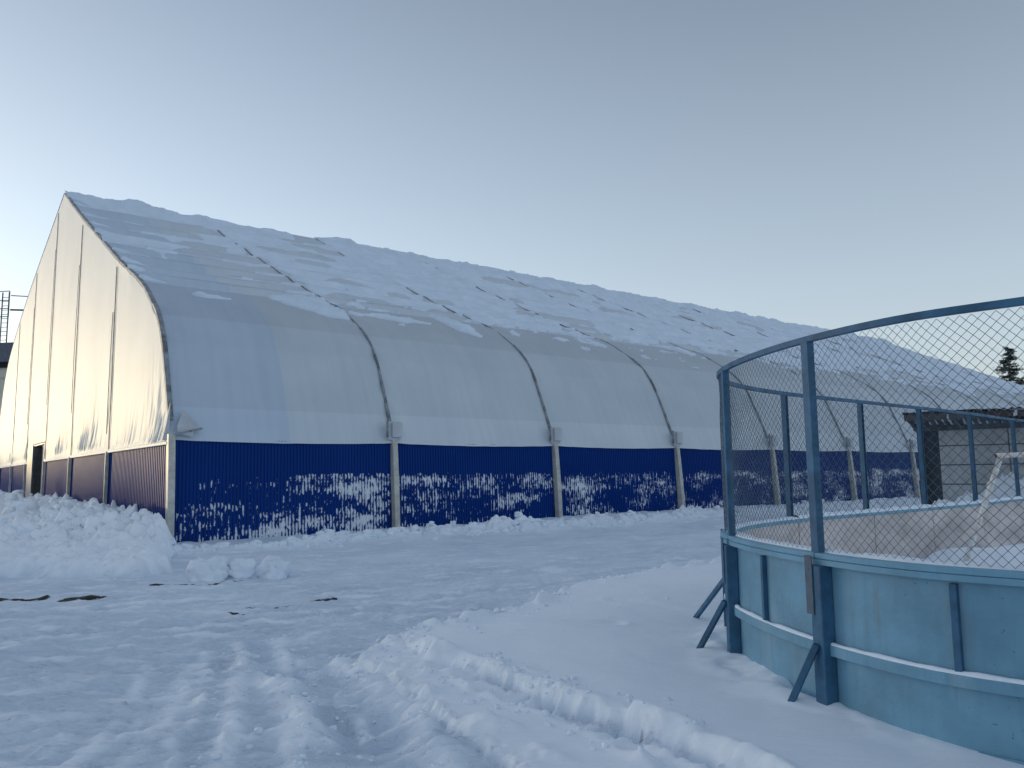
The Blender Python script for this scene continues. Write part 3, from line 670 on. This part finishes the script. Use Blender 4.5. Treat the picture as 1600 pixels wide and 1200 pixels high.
def corrugated(L0, L1, z0f, z1f, depth=0.022, period=0.092, up=(0,0,1)):
    """trapezoidal sheet between two positions; returns arrays (pos, out, z0, z1)"""
    xs = []; ys = []; x = L0
    pat_ = [(0,0),(0.32,0),(0.42,1),(0.86,1),(0.96,0)]
    while x < L1:
        for a, b in pat_:
            if x+a*period < L1: xs.append(x+a*period); ys.append(b*depth)
        x += period
    xs.append(L1); ys.append(0); return np.array(xs), np.array(ys)
# long wall, one sheet panel per bay
def add_panel(name, xs, outs, zlow, zhigh, lean, axis, material, parent):
    mb = MB(); n = len(xs)
    for j, z in enumerate((zlow, zhigh)):
        for x, o_ in zip(xs, outs):
            zz = z(x) if callable(z) else z
            inn = lean*zz/2.6
            mb.v.append((x, inn-o_, zz) if axis == 'x' else (-o_+inn*0, x, zz))
    mb.f = [(i, i+1, n+i+1, n+i) for i in range(n-1)]
    return mb.build(name, material, parent, fix=False)
for n in range(NB):
    xs, outs = corrugated(n*BAY+0.09, (n+1)*BAY-0.09, None, None)
    add_panel('wall_panel', xs, outs+(-0.02), -0.15, 2.64, 0.10, 'x', M['panel_snow'], hall)
# gable sheet panels between the gable posts
GP = [0.14+GAP*k for k in range(7)]
DOOR = (23.1, 27.2)
for k in range(6):
    a, b = GP[k]+0.05, GP[k+1]-0.05
    for (p, q) in ([(a, b)] if not (a < DOOR[0] < b) else [(a, DOOR[0]-0.12), (DOOR[1]+0.12, b)]):
        xs, outs = corrugated(p, q, None, None, 0.032, 0.19)
        add_panel('wall_panel', xs, outs-0.03, -0.15, 2.6, 0.0, 'y', M['panel'], hall)
# far gable closed with plain sheet
def roof_h(w):
    Wr = np.concatenate([PRA[:,0], PLA[1:,0]]); Hr = np.concatenate([PRA[:,1], PLA[1:,1]]); return np.interp(w, Wr, Hr)
ww = np.linspace(0.16, 48.9, 90); hh = np.linspace(0, 1, 8); A, B = np.meshgrid(ww, hh)
grid_mesh('gable_fabric', A*0+LEN-0.02, A, B*(roof_h(A)-0.02), M['gable'], hall)['label'] = 'far gable fabric'
ww = np.linspace(0, LEN, 4); A, B = np.meshgrid(ww, np.array([-0.1, 2.7])); grid_mesh('wall_panel', A, A*0+49.0, B, M['panel'], hall)
# near gable fabric with creases pulled down to the hem
ww = np.concatenate([np.linspace(0.17, 24, 760), np.linspace(24.05, 48.95, 420)]); vv = np.concatenate([np.linspace(0, 0.42, 150), np.linspace(0.43, 1, 70)]); A, B = np.meshgrid(ww, vv)
top = roof_h(A)-0.01
hem = 2.58+0.05*np.abs(np.sin(np.pi*(A-0.14)/GAP))*-1.0+0.015*fbm(A*2, A*0, 2, 121)
hem = np.where((A > DOOR[0]-0.1)&(A < DOOR[1]+0.1), 3.5, hem)
H_ = hem+(top-hem)*B
rel = H_-2.6
bayg = ((A-0.14)/GAP) % 1.0
pull = np.abs(bayg-0.5)*2
low = np.exp(-rel/1.5); mid = np.exp(-rel/4.5)
# long creases fall from the seams and lean as they near the hem
sk = A+0.75*rel*np.exp(-rel/1.8)+0.12*rel
cre = 0.055*low*np.abs(fbm(sk*2.4, rel*0.3, 2, 131))*1.6+0.022*low*fbm(sk*6.0, rel*0.5, 2, 132)
cre = cre+0.035*mid*fbm((A-0.16*rel)*1.1, rel*0.10, 3, 133)+0.02*fbm(A*0.45, rel*0.07, 2, 134)
cre = cre*(0.35+0.65*sstep(-0.2, 0.25, fbm(A*0.2+4, rel*0.2, 2, 135)))
belly = 0.03*np.sin(np.pi*bayg)*np.sin(np.pi*np.clip(B, 0, 1))
tuck = 0.05*np.exp(-(((bayg+0.5) % 1-0.5)*GAP/0.35)**2)*np.clip(1-B*1.0, 0, 1)
edge = sstep(0, 0.05, B)*sstep(1, 0.94, B)
D = (cre*(0.6+0.75*low)+belly)*np.clip(edge, 0.0, 1)-tuck*0.3+0.03*np.exp(-(rel/0.10)**2)
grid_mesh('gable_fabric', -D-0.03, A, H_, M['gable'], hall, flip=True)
mb = MB(); mb.obox((-0.10,0.10,2.50),(0.06,0,0),(0,22.8,0),(0,0,0.09)); mb.obox((-0.10,DOOR[1]+.1,2.50),(0.06,0,0),(0,21.4,0),(0,0,0.09)); hemo = mb.build('hem', M['gable'], hall, bevel=0.015)
# gable posts: pocketed seam above, bare cream post below
for k in range(1, 6):
    w = GP[k]; ht = float(roof_h(w))
    mb = MB(); mb.box(-0.068,-0.04,w-0.02,w+0.02,2.62,ht-0.25); s_ = mb.build('seam_batten', M['rib'], hall, bevel=0.006)
    if not (DOOR[0]-0.3 < w < DOOR[1]+0.3):
        mb = MB(); mb.box(-0.14,-0.03,w-0.045,w+0.045,-0.1,2.55); mb.build('gable_post', M['leg'], hall, bevel=0.008)
    if k < 5:
        mb = MB(); a0 = 2.9; mb.tube([(-0.055, w+0.30, ht-1.6-0.15*k), (-0.075, w+0.33, ht*0.55), (-0.06, w+0.42, ht*0.35)], 0.012, 6); mb.build('fold_shade_line', M['rib'], hall)  # thin dark rod stands in for the shadowed fold beside the seam
# the sagging loose sleeve at the first leg
mb = MB(); mb.v = [(-0.02,0.17,2.60),(-0.16,0.30,2.62),(-0.14,0.60,2.66),(-0.02,0.66,2.66),(-0.10,0.20,3.0),(-0.03,0.14,3.6)]; mb.f = [(0,1,4),(1,2,4),(2,3,5,4),(0,4,5),(0,3,2,1)]; mb.build('tarp_flap', M['flap'], hall)
# gable door in its recess
dr = MB(); dr.box(0.30,0.34,DOOR[0]+0.1,DOOR[1]-0.1,0,3.42).build('door_back', M['door'], hall)
mb = MB(); mb.box(-0.05,0.35,DOOR[0]-0.1,DOOR[0],-0.1,3.46); mb.box(-0.05,0.35,DOOR[1],DOOR[1]+0.1,-0.1,3.46); mb.box(-0.05,0.35,DOOR[0],DOOR[1],3.38,3.46); mb.build('door_frame', M['leg'], hall, bevel=0.01)
xs, outs = corrugated(DOOR[0]+0.02, DOOR[0]+1.55, None, None, 0.02, 0.14)
d1 = add_panel('door', xs, outs, 0.02, 3.36, 0, 'y', mat('lilac_grey_door_sheet', (0.22,0.24,0.32), 0.5), hall); d1.location.x = 0.08
mb = MB(); mb.box(-0.30,-0.22,DOOR[0]+2.0,DOOR[1]-0.02,0.05,3.36); mb.build('door', M['door'], hall, bevel=0.01)

# ------------------------------------------------------------------ the rink
rink = empty('hockey_rink', (0,0,0))
tag(rink, 'blue painted ice rink boards topped with chain-link mesh, held by slanted braces', 'ice rink')
BT = 1.10; MT = 2.57
def rp(l, off, z):
    x, y, nx, ny, tx, ty = rk(l); return Vector((float(x)+SGN*float(nx)*off, float(y)+SGN*float(ny)*off, z))
def strip(l0, l1, off0, off1, z0, z1, step=0.12):
    """solid bar following the rink outline"""
    mb = MB(); n = max(2, int((l1-l0)/step)+1); fr = []
    for l in np.linspace(l0, l1, n):
        p = rp(l, 0, 0); q = rp(l, 1, 0); fr.append((p, (q-p), (0,0,1)))
    return mb.sweep(fr, [(off0,z0),(off1,z0),(off1,z1),(off0,z1)])
LP1 = rk_at(2.125, 5.52); LP2 = rk_at(1.95, 7.05); LP3 = rk_at(2.2, 8.05)
far_posts = [rk_at(3.28,9.4), rk_at(4.74,10.68), rk_at(6.14,11.86), rk_at(7.67,13.2), rk_at(9.5,14.95)]
L_END = RKL[-1]-0.1; L_BEG = 0.1
posts = [far_posts[4]-2.05*k for k in (6,5,4,3,2,1)]; posts = [p for p in posts if p > 0.3]
posts += far_posts[::-1]+[LP3, LP2, LP1]
l = LP1+1.95
while l < L_END: posts.append(l); l += 1.95
# boards: outer painted sheet and inner worn sheet, panel by panel
for i in range(len(posts)-1):
    a, b = posts[i]+0.009, posts[i+1]-0.009
    strip(a, b, 0.005, 0.017, -0.05, BT-0.045).build('board_panel', M['rink'], rink)
    p = strip(a, b, -0.062, -0.05, -0.03, BT-0.045).build('inner_board', M['inner'], rink)
    if b > far_posts[2]-0.5:
        nxt = (a+b)/2; q = MB(); c0 = rp(nxt, 0.017, 0); c1 = rp(nxt, 0.055, 0); tn = (rp(nxt+0.05,0.017,0)-c0).normalized()
        q.obox(c0-tn*0.02+Vector((0,0,0.50)), c1-c0, tn*0.04, (0,0,BT-0.10-0.50)); q.build('stud', M['rink_dark'], rink, bevel=0.003)
for i in range(len(posts)-1):
    a, b = posts[i], posts[i+1]
    strip(a+0.002, b-0.002, -0.075, 0.075, BT-0.045, BT-0.005).build('top_rail', M['rink'], rink, bevel=0.006)
    strip(a+0.002, b-0.002, 0.045, 0.078, BT-0.082, BT-0.0455).build('rail_lip', M['rink'], rink)
    strip(a+0.04, b-0.04, 0.018, 0.068, 0.43, 0.50).build('mid_rail', M['rink'], rink, bevel=0.004)
    if a > far_posts[1]: strip(a+0.002, b-0.002, 0.0175, 0.03, 0.02, 0.09).build('kick_strip', M['rink'], rink)
# posts, braces, mesh posts
for l in posts:
    o0 = rp(l, 0.018, 0); nn = (rp(l, 1, 0)-rp(l, 0, 0)).normalized(); tn = Vector((-nn.y, nn.x, 0)); ang = math.atan2(nn.y, nn.x)
    mb = MB(); mb.box(0,0.10,-0.055,0.055,-0.15,BT-0.084); po = mb.build('post', M['rink_dark'], rink, bevel=0.006)
    po.location = rp(l+0.05, 0.018, 0); po.rotation_euler = (0,0,ang)
    mb = MB(); mb.v = []
    # C-channel mesh post reaching down outside the boards
    for (x0,x1,y0,y1) in ((0.03,0.036,-0.035,0.035),(-0.02,0.03,-0.035,-0.029),(-0.02,0.03,0.029,0.035)):
        mb.box(x0,x1,y0,y1,BT,MT-0.015)
    mp = mb.build('mesh_post', M['rink_dark'], rink); mp.location = rp(l, 0.03, 0); mp.rotation_euler = (0,0,ang)
    mb = MB(); mb.box(0.0,0.006,-0.036,0.036,0.69,BT-0.02); mb.box(-0.05,0.0,-0.036,-0.0305,0.69,BT-0.086); mb.box(0.0,0.010,-0.008,0.008,0.98,0.996)
    ch = mb.build('channel', M['bare'] if abs(l-LP1) < 0.01 else M['rink_dark'], rink); ch.location = rp(l, 0.121, 0); ch.rotation_euler = (0,0,ang)
def brace(l, ztop, foot):
    a = rp(l, 0.13, ztop); f_ = Vector(foot); d = (f_-a); s_ = d.normalized(); side = s_.cross(Vector((0,0,1))).normalized(); up = side.cross(s_)
    mb = MB(); mb.obox(a-side*0.022-up*0.022, d+s_*0.12, side*0.044, up*0.044); mb.build('brace', M['rink_dark'], rink, bevel=0.004)
brace(LP1+0.05, 0.50, (1.82,5.58,0.0))
brace(LP2+0.05, 0.54, (1.60,7.27,0.02))
brace(LP3-0.2, 0.60, (1.94,8.85,0.04))
for l in posts:
    if l < far_posts[1]+0.1 or l > LP1+0.1:
        nn = rp(l, 0.62, 0.02); brace(l, 0.56, tuple(nn))
for i in range(len(posts)-1):
    a, b = posts[i], posts[i+1]
    strip(a, b, 0.012, 0.052, MT-0.02, MT+0.025).build('mesh_top_rail', M['rink_dark'], rink, bevel=0.003)
# chain-link: crossing wires that bend at every knot
DG = 0.061
def chainlink(l0, l1):
    nz = int((MT-0.03-BT-0.01)/(DG/2)); nl = int(round((l1-l0)/(DG/2)))
    zs_ = BT+0.01+np.arange(nz+1)*(MT-0.03-BT-0.01)/nz; ls = l0+np.arange(nl+1)*(l1-l0)/nl
    Lg, Zg = np.meshgrid(ls, zs_); x, y, nx, ny, tx, ty = rk(Lg)
    jt = 0.004*fbm(Lg*3, Zg*3, 2, 141)+0.05*0+0.012*fbm(Lg*0.9, Zg*1.1, 2, 142); bulge = 0.02*fbm(Lg*1.0, Zg*1.2, 2, 143)
    P = np.stack([x+SGN*nx*(0.032+bulge)+tx*jt, y+SGN*ny*(0.032+bulge)+ty*jt, Zg+jt*0.6], -1)
    Nn = np.stack([SGN*nx, SGN*ny, 0*nx], -1)
    V = []; Fc = []; r = 0.0015
    for sgn in (1, -1):
        i, j = np.meshgrid(np.arange(nz), np.arange(nl), indexing='ij')
        m = ((i+j) % 2 == 0) if sgn == 1 else ((i+j) % 2 == 1)
        i = i[m]; j = j[m]
        if sgn == 1: p = P[i, j]; q = P[i+1, j+1]; na = Nn[i, j]; nb = Nn[i+1, j+1]
        else: p = P[i+1, j]; q = P[i, j+1]; na = Nn[i+1, j]; nb = Nn[i, j+1]
        alt = np.where((j % 2) == 0, 1.0, -1.0)[:,None]*0.0018*sgn
        p = p+na*alt; q = q-nb*alt
        d = q-p; d /= np.linalg.norm(d, axis=1)[:,None]; s_ = np.cross(d, na)
        b0 = sum(len(v) for v in V)
        ring = [na*r, s_*r, -na*r, -s_*r]
        V.append(np.stack([p+k for k in ring]+[q+k for k in ring], 1).reshape(-1, 3))
        nseg = len(p); bb = b0+np.arange(nseg)[:,None]*8
        for k in range(4):
            k2 = (k+1) % 4; Fc.append(bb+np.array([k, k2, 4+k2, 4+k]))
    V = np.concatenate(V); Fc = np.concatenate(Fc)
    me = bpy.data.meshes.new('chain_link_mesh')
    me.vertices.add(len(V)); me.vertices.foreach_set('co', V.astype(np.float32).ravel())
    me.loops.add(Fc.size); me.loops.foreach_set('vertex_index', Fc.astype(np.int32).ravel())
    me.polygons.add(len(Fc)); me.polygons.foreach_set('loop_start', (np.arange(len(Fc))*4).astype(np.int32)); me.polygons.foreach_set('loop_total', np.full(len(Fc), 4, np.int32))
    me.update(); return link('chain_link_mesh', me, M['wire'], rink)
for i in range(len(posts)-1): chainlink(posts[i]+0.02, posts[i+1]-0.02)
# snow lying on the ledges (one loose stuff object)
mb = MB()
def ledge(l0, l1, o0, o1, z, hmax, seed):
    n = int((l1-l0)/0.03); ls = np.linspace(l0, l1, n); base = len(mb.v)
    hN = hmax*np.clip(0.85+0.5*fbm(ls*3.2, ls*0, 4, seed), 0.0, 1.3)
    for l, h in zip(ls, hN):
        inset = 0.15*(o1-o0)*(1-h/hmax*0.6)
        for f_, g_ in ((0,-0.004),(0,0.5),(0.25,0.95),(0.7,1.0),(1,0.45),(1,-0.004)):
            p = rp(l, o0+inset+(o1-o0-2*inset)*f_, z+(g_*h if g_ > 0 else -0.002)); mb.v.append(tuple(p))
    for i in range(n-1):
        for k in range(5): mb.f.append((base+i*6+k, base+i*6+k+1, base+(i+1)*6+k+1, base+(i+1)*6+k))
for i in range(len(posts)-1):
    a, b = posts[i], posts[i+1]
    ledge(a+0.06, b-0.06, 0.020, 0.066, 0.5, 0.022, 151)
    if posts[i] >= far_posts[0]: ledge(a, b, -0.07, 0.02, BT-0.005, 0.030, 152)
    else: ledge(a, b, -0.07, 0.02, BT-0.005, 0.05, 153)
ls_ = mb.build('ledge_snow', M['snow'], None, True)
tag(ls_, 'thin lines of white snow lying on the rails of the blue rink boards', 'snow', kind='stuff')

# tilted goal frame inside the rink
goal = empty('goal_frame', (5.25,8.55,0)); tag(goal, 'chipped white pipe goal frame tilted over inside the rink', 'goal')
gj = Vector((0,0,1.79)); gd = Vector((0.86,-0.06,0.03)).normalized()
mb = MB(); mb.tube([(-0.66,0.1,0.06),(-0.33,0.05,0.93),tuple(gj)], 0.027, 12); mb.build('post', M['pipe'], goal, True)
e = gj+gd*2.9; mb = MB(); mb.tube([tuple(gj-gd*0.05), tuple(e)], 0.027, 12); cb = mb.build('crossbar', M['pipe'], goal, True)
mb = MB(); mb.tube([tuple(gj-gd*0.054), tuple(gj-gd*0.048)], 0.021, 12); mb.build('open_end', M['dark'], cb)
mb = MB(); mb.tube([tuple(e-gd*0.1), (e.x-0.75, e.y+0.1, 0.06)], 0.027, 12); mb.build('post', M['pipe'], goal, True)
mb = MB(); mb.tube([(-0.66,0.1,0.06),(e.x-0.75,e.y+0.1,0.06)], 0.024, 10); mb.build('base_bar', M['pipe'], goal, True)

# ------------------------------------------------------------------ block shed behind the rink
shx, shy = 13.95, 26.0
sang = math.atan2(-1.5, 1.95)
shed = empty('block_shed', (shx, shy, 0), sang); tag(shed, 'low grey block shed with dark corrugated canopy behind the rink', 'shed')
# local: x along the front wall (to the right), y toward the back, z up
SL = 9.0; SD = 5.0; SH = 2.92
mb = MB(); mb.box(0.0,SL,0.02,0.3,-0.1,SH); mb.box(SL-0.25,SL,0.3,SD,-0.1,SH); mb.box(0,SL,SD-0.25,SD,-0.1,SH); mb.build('wall', M['joint'], shed)
mb = MB(); bw_, bh_ = 0.98, 0.62; r_i = 0; z = -0.05
while z < SH-0.05:
    x = 0.02
    while x < SL-0.05:
        x1 = min(x+bw_-0.035, SL-0.02); z1 = min(z+bh_-0.035, SH-0.01)
        mb.box(x, x1, -0.0+random.uniform(-.006,.006), 0.05, z, z1); x += bw_
    z += bh_
mb.build('block_face', M['block'], shed, bevel=0.006)
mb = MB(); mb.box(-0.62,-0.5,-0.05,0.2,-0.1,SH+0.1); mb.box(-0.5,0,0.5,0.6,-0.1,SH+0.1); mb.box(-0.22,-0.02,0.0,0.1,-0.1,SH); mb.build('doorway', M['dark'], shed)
mb = MB(); mb.box(-0.62,0,0.6,SD,-0.1,SH); mb.build('side_wall', M['joint'], shed)
# canopy sheet rises toward the viewer
nC = 260; xs = np.linspace(-0.75, SL+0.4, nC*2); ys = np.linspace(0, 1, 12); A, B = np.meshgrid(xs, ys)
zc = 3.44-0.46*B+0.028*np.sin(A*2*math.pi/0.2)
grid_mesh('canopy', A, -1.5+B*1.75, zc, M['rust'], shed)
mb = MB(); mb.box(-0.7,SL+0.3,-1.42,-1.34,3.20,3.39); mb.box(-0.7,SL+0.3,-0.1,-0.02,2.92,3.08)
for x in np.arange(-0.65, SL, 1.3): mb.obox((x,-1.4,3.24),(0.07,0,0),(0,1.5,-0.36),(0,0,0.11))
mb.build('canopy_frame', M['rust'], shed)
A, B = np.meshgrid(np.linspace(-0.75, SL+0.4, 200), np.linspace(0, 1, 20)); grid_mesh('roof', A, 0.2+B*(SD+0.3), 3.02-0.35*B+0.02*np.sin(A*2*math.pi/0.2), M['rust'], shed)
A, B = np.meshgrid(np.linspace(-0.72, SL+0.4, 400), np.linspace(0, 1, 30))
sn = grid_mesh('shed_roof_snow', A, -1.48+B*1.7, 3.47-0.46*B+0.0+0.03*fbm(A*0.8, B*2, 3, 161)-0.09*sstep(1.0, 3.2, A)*sstep(0.3,0.0,B), M['snow'], None)
sn.location = shed.location; sn.rotation_euler = shed.rotation_euler
tag(sn, 'snow lying on the canopy of the grey block shed', 'snow', kind='stuff')
mb = MB()
for x, z, r in ((0.55,3.28,0.05),(2.35,3.3,0.06),(2.3,3.25,0.04),(3.3,3.3,0.05)): mb.box(x-r/2,x+r/2,-1.47,-1.43,z-r*1.4,z+r*1.4)
mb.build('snow_spot', M['flap'], shed)

# ------------------------------------------------------------------ building with roof ladder beyond the hall's left end
bl = empty('flat_roof_building', (-49.6,76,0.9), R(-8)); tag(bl, 'cream flat-roofed building with dark fascia and caged roof ladder behind the hall', 'building')
mb = MB(); mb.box(-14,2.4,0,10,-1.2,10.6); mb.build('wall', M['cream'], bl)
mb = MB(); mb.box(-14.6,3.2,-0.9,10.6,12.05,13.9); mb.build('fascia', M['slab'], bl, bevel=0.03)
mb = MB(); mb.box(-14.4,2.7,-0.5,10.3,11.55,12.04); mb.build('soffit', M['dark'], bl)
mb = MB(); mb.box(-14.2,2.5,-0.2,10.2,10.6,11.55); mb.build('upper_wall', M['cream'], bl)
mb = MB(); mb.box(1.6,5.4,3,9,13.9,15.9); mb.build('roof_housing', M['cream'], bl, bevel=0.4)
mb = MB()
for x in (0.3,1.0): mb.tube([(x,-0.6,13.9),(x,-0.6,18.9)], 0.06, 6)
for z in np.arange(14.2,18.8,0.42): mb.tube([(0.3,-0.6,z),(1.0,-0.6,z)], 0.03, 5)
for x in (-0.5,-0.1,1.4): mb.tube([(x,-1.0,16.4),(x,-1.0,18.9)], 0.04, 5)
for z in (16.4,17.2,18.0,18.9): mb.tube([(-0.5,-1.0,z),(1.4,-1.0,z)], 0.045, 5)
mb.build('caged_ladder', M['steel'], bl)
mb = MB(); mb.tube([(1.4,-0.8,18.5),(3.6,-0.8,18.3),(3.6,-0.8,17.2)], 0.05, 6); mb.tube([(1.4,-0.8,17.1),(4.6,-0.8,16.9)], 0.09, 6); mb.tube([(3.7,-0.8,17.2),(4.3,-0.8,17.4)], 0.12, 6); mb.build('roof_railing', M['steel'], bl)
for x in (-10,-6,-2):
    mb = MB(); mb.box(x,x+1.8,-0.04,0.0,4.0,6.4); f_ = mb.build('window', M['dark'], bl)
    mb = MB(); mb.box(x-0.12,x,-0.08,0.0,3.9,6.5); mb.box(x+1.8,x+1.92,-0.08,0,3.9,6.5); mb.box(x,x+1.8,-0.08,0,6.4,6.5); mb.box(x,x+1.8,-0.12,0,3.88,4.0); mb.build('frame', M['flap'], f_)

# ------------------------------------------------------------------ trees
def spruce(x, y, H, label):
    root = empty('spruce_tree', (x, y, 0)); tag(root, label, 'tree')
    mb = MB(); mb.tube([(0,0,-0.2),(0.1,0,H*0.5),(0,0,H*0.99)], 0.22, 8, r2=0.02); mb.build('trunk', M['bark'], root)
    V = []; Fc = []; rnd = random.Random(5)
    z = H*0.18
    while z < H*0.985:
        f_ = (z/H); rad = (1-f_)**0.7*H*0.25*rnd.uniform(.65,1.2)+0.10
        for k in range(rnd.randint(4,7)):
            a = rnd.random()*6.283; L_ = rad*rnd.uniform(.55,1.15); droop = -0.18*L_+rnd.uniform(-.1,.25)*L_
            n = int(24+L_*48)
            for q in range(n):
                t = rnd.random()**0.7; px, py, pz = math.cos(a)*L_*t, math.sin(a)*L_*t, z+droop*t+0.12*L_*t*t
                sp_ = 0.10+0.18*L_*t*0.5; c = Vector((px+rnd.gauss(0,sp_*.6), py+rnd.gauss(0,sp_*.6), pz+rnd.gauss(0,sp_*.4)))
                d = Vector((rnd.gauss(0,1),rnd.gauss(0,1),rnd.gauss(0,.5))).normalized()*rnd.uniform(.06,.16); e_ = d.cross(Vector((rnd.random(),rnd.random(),1))).normalized()*0.05
                b = len(V); V += [tuple(c-d-e_), tuple(c-d+e_), tuple(c+d)]; Fc.append((b,b+1,b+2))
        z += rnd.uniform(.16,.34)
    me = bpy.data.meshes.new('crown'); me.from_pydata(V, [], Fc); link('crown', me, M['needle'], root)
def bare_tree(x, y, H, label, seed, spread=0.5):
    root = empty('bare_tree', (x, y, 0)); tag(root, label, 'tree')
    rnd = random.Random(seed); tr_ = MB(); tw = MB()
    def grow(p, d, L_, r, lv):
        q = p+d*L_; (tr_ if lv < 2 else tw).tube([p, (p+q)/2+Vector((rnd.gauss(0,.04),rnd.gauss(0,.04),0))*L_, q], r, 5 if lv < 2 else 3, cap=False, r2=r*0.6)
        if lv >= 6: return
        for k in range(rnd.choice((2,3,3))):
            nd = (d+Vector((rnd.gauss(0,spread),rnd.gauss(0,spread),rnd.gauss(0.12,.25)))).normalized(); grow(q-d*L_*rnd.uniform(0,.35), nd, L_*rnd.uniform(.6,.82), r*0.6, lv+1)
    grow(Vector((0,0,-0.2)), Vector((0,0,1)), H*0.24, H*0.016, 0)
    tr_.build('trunk', M['bark'], root, fix=False); tw.build('crown', M['twig'], root, fix=False)
spruce(60.2, 95.0, 16.6, 'dark spiky spruce rising behind the far end of the hall roof')
bare_tree(62.4, 94.0, 15.5, 'bare brown tree standing right beside the dark spruce', 11)
bare_tree(65.0, 97.0, 16.0, 'bare brown tree at the right edge, beyond the dark spruce', 12)
# unseen trees added towards the sun, one far mass that shades the ground
cx, cy = -15+math.sin(SUN_AZ)*205, 30+math.cos(SUN_AZ)*205
px_, py_ = math.cos(SUN_AZ), -math.sin(SUN_AZ)
V = []; Fc = []; rnd = random.Random(9)
for i in range(2600):
    a = rnd.uniform(-190, 150); b = rnd.uniform(0, 28); x = cx+px_*a+math.sin(SUN_AZ)*b; y = cy+py_*a+math.cos(SUN_AZ)*b
    Hh = rnd.gauss(10.4,0.5)+b*0.02+3.4*min(1,max(0,(-7-a)/4)); rr_ = rnd.uniform(1.8,2.8); n = 6; z0 = 0.0  # taller on the camera side so the rink stays in shade
    for (zb, zt, ra) in ((0.5, Hh*0.62, rr_*1.0), (Hh*0.35, Hh, rr_*0.7)):
        k0 = len(V)
        for k in range(n):
            t = 6.283*k/n+rnd.random()*0.5; V.append((x+ra*math.cos(t)*rnd.uniform(.8,1.2), y+ra*math.sin(t)*rnd.uniform(.8,1.2), zb))
        V.append((x, y, zt))
        for k in range(n): Fc.append((k0+k, k0+(k+1) % n, k0+n))
me = bpy.data.meshes.new('added_forest'); me.from_pydata(V, [], Fc); fo = link('added_forest', me, M['added_forest'])
tag(fo, 'added mass of dark trees out of view on the sunset side, shading ground and rink', 'added_forest', kind='stuff')
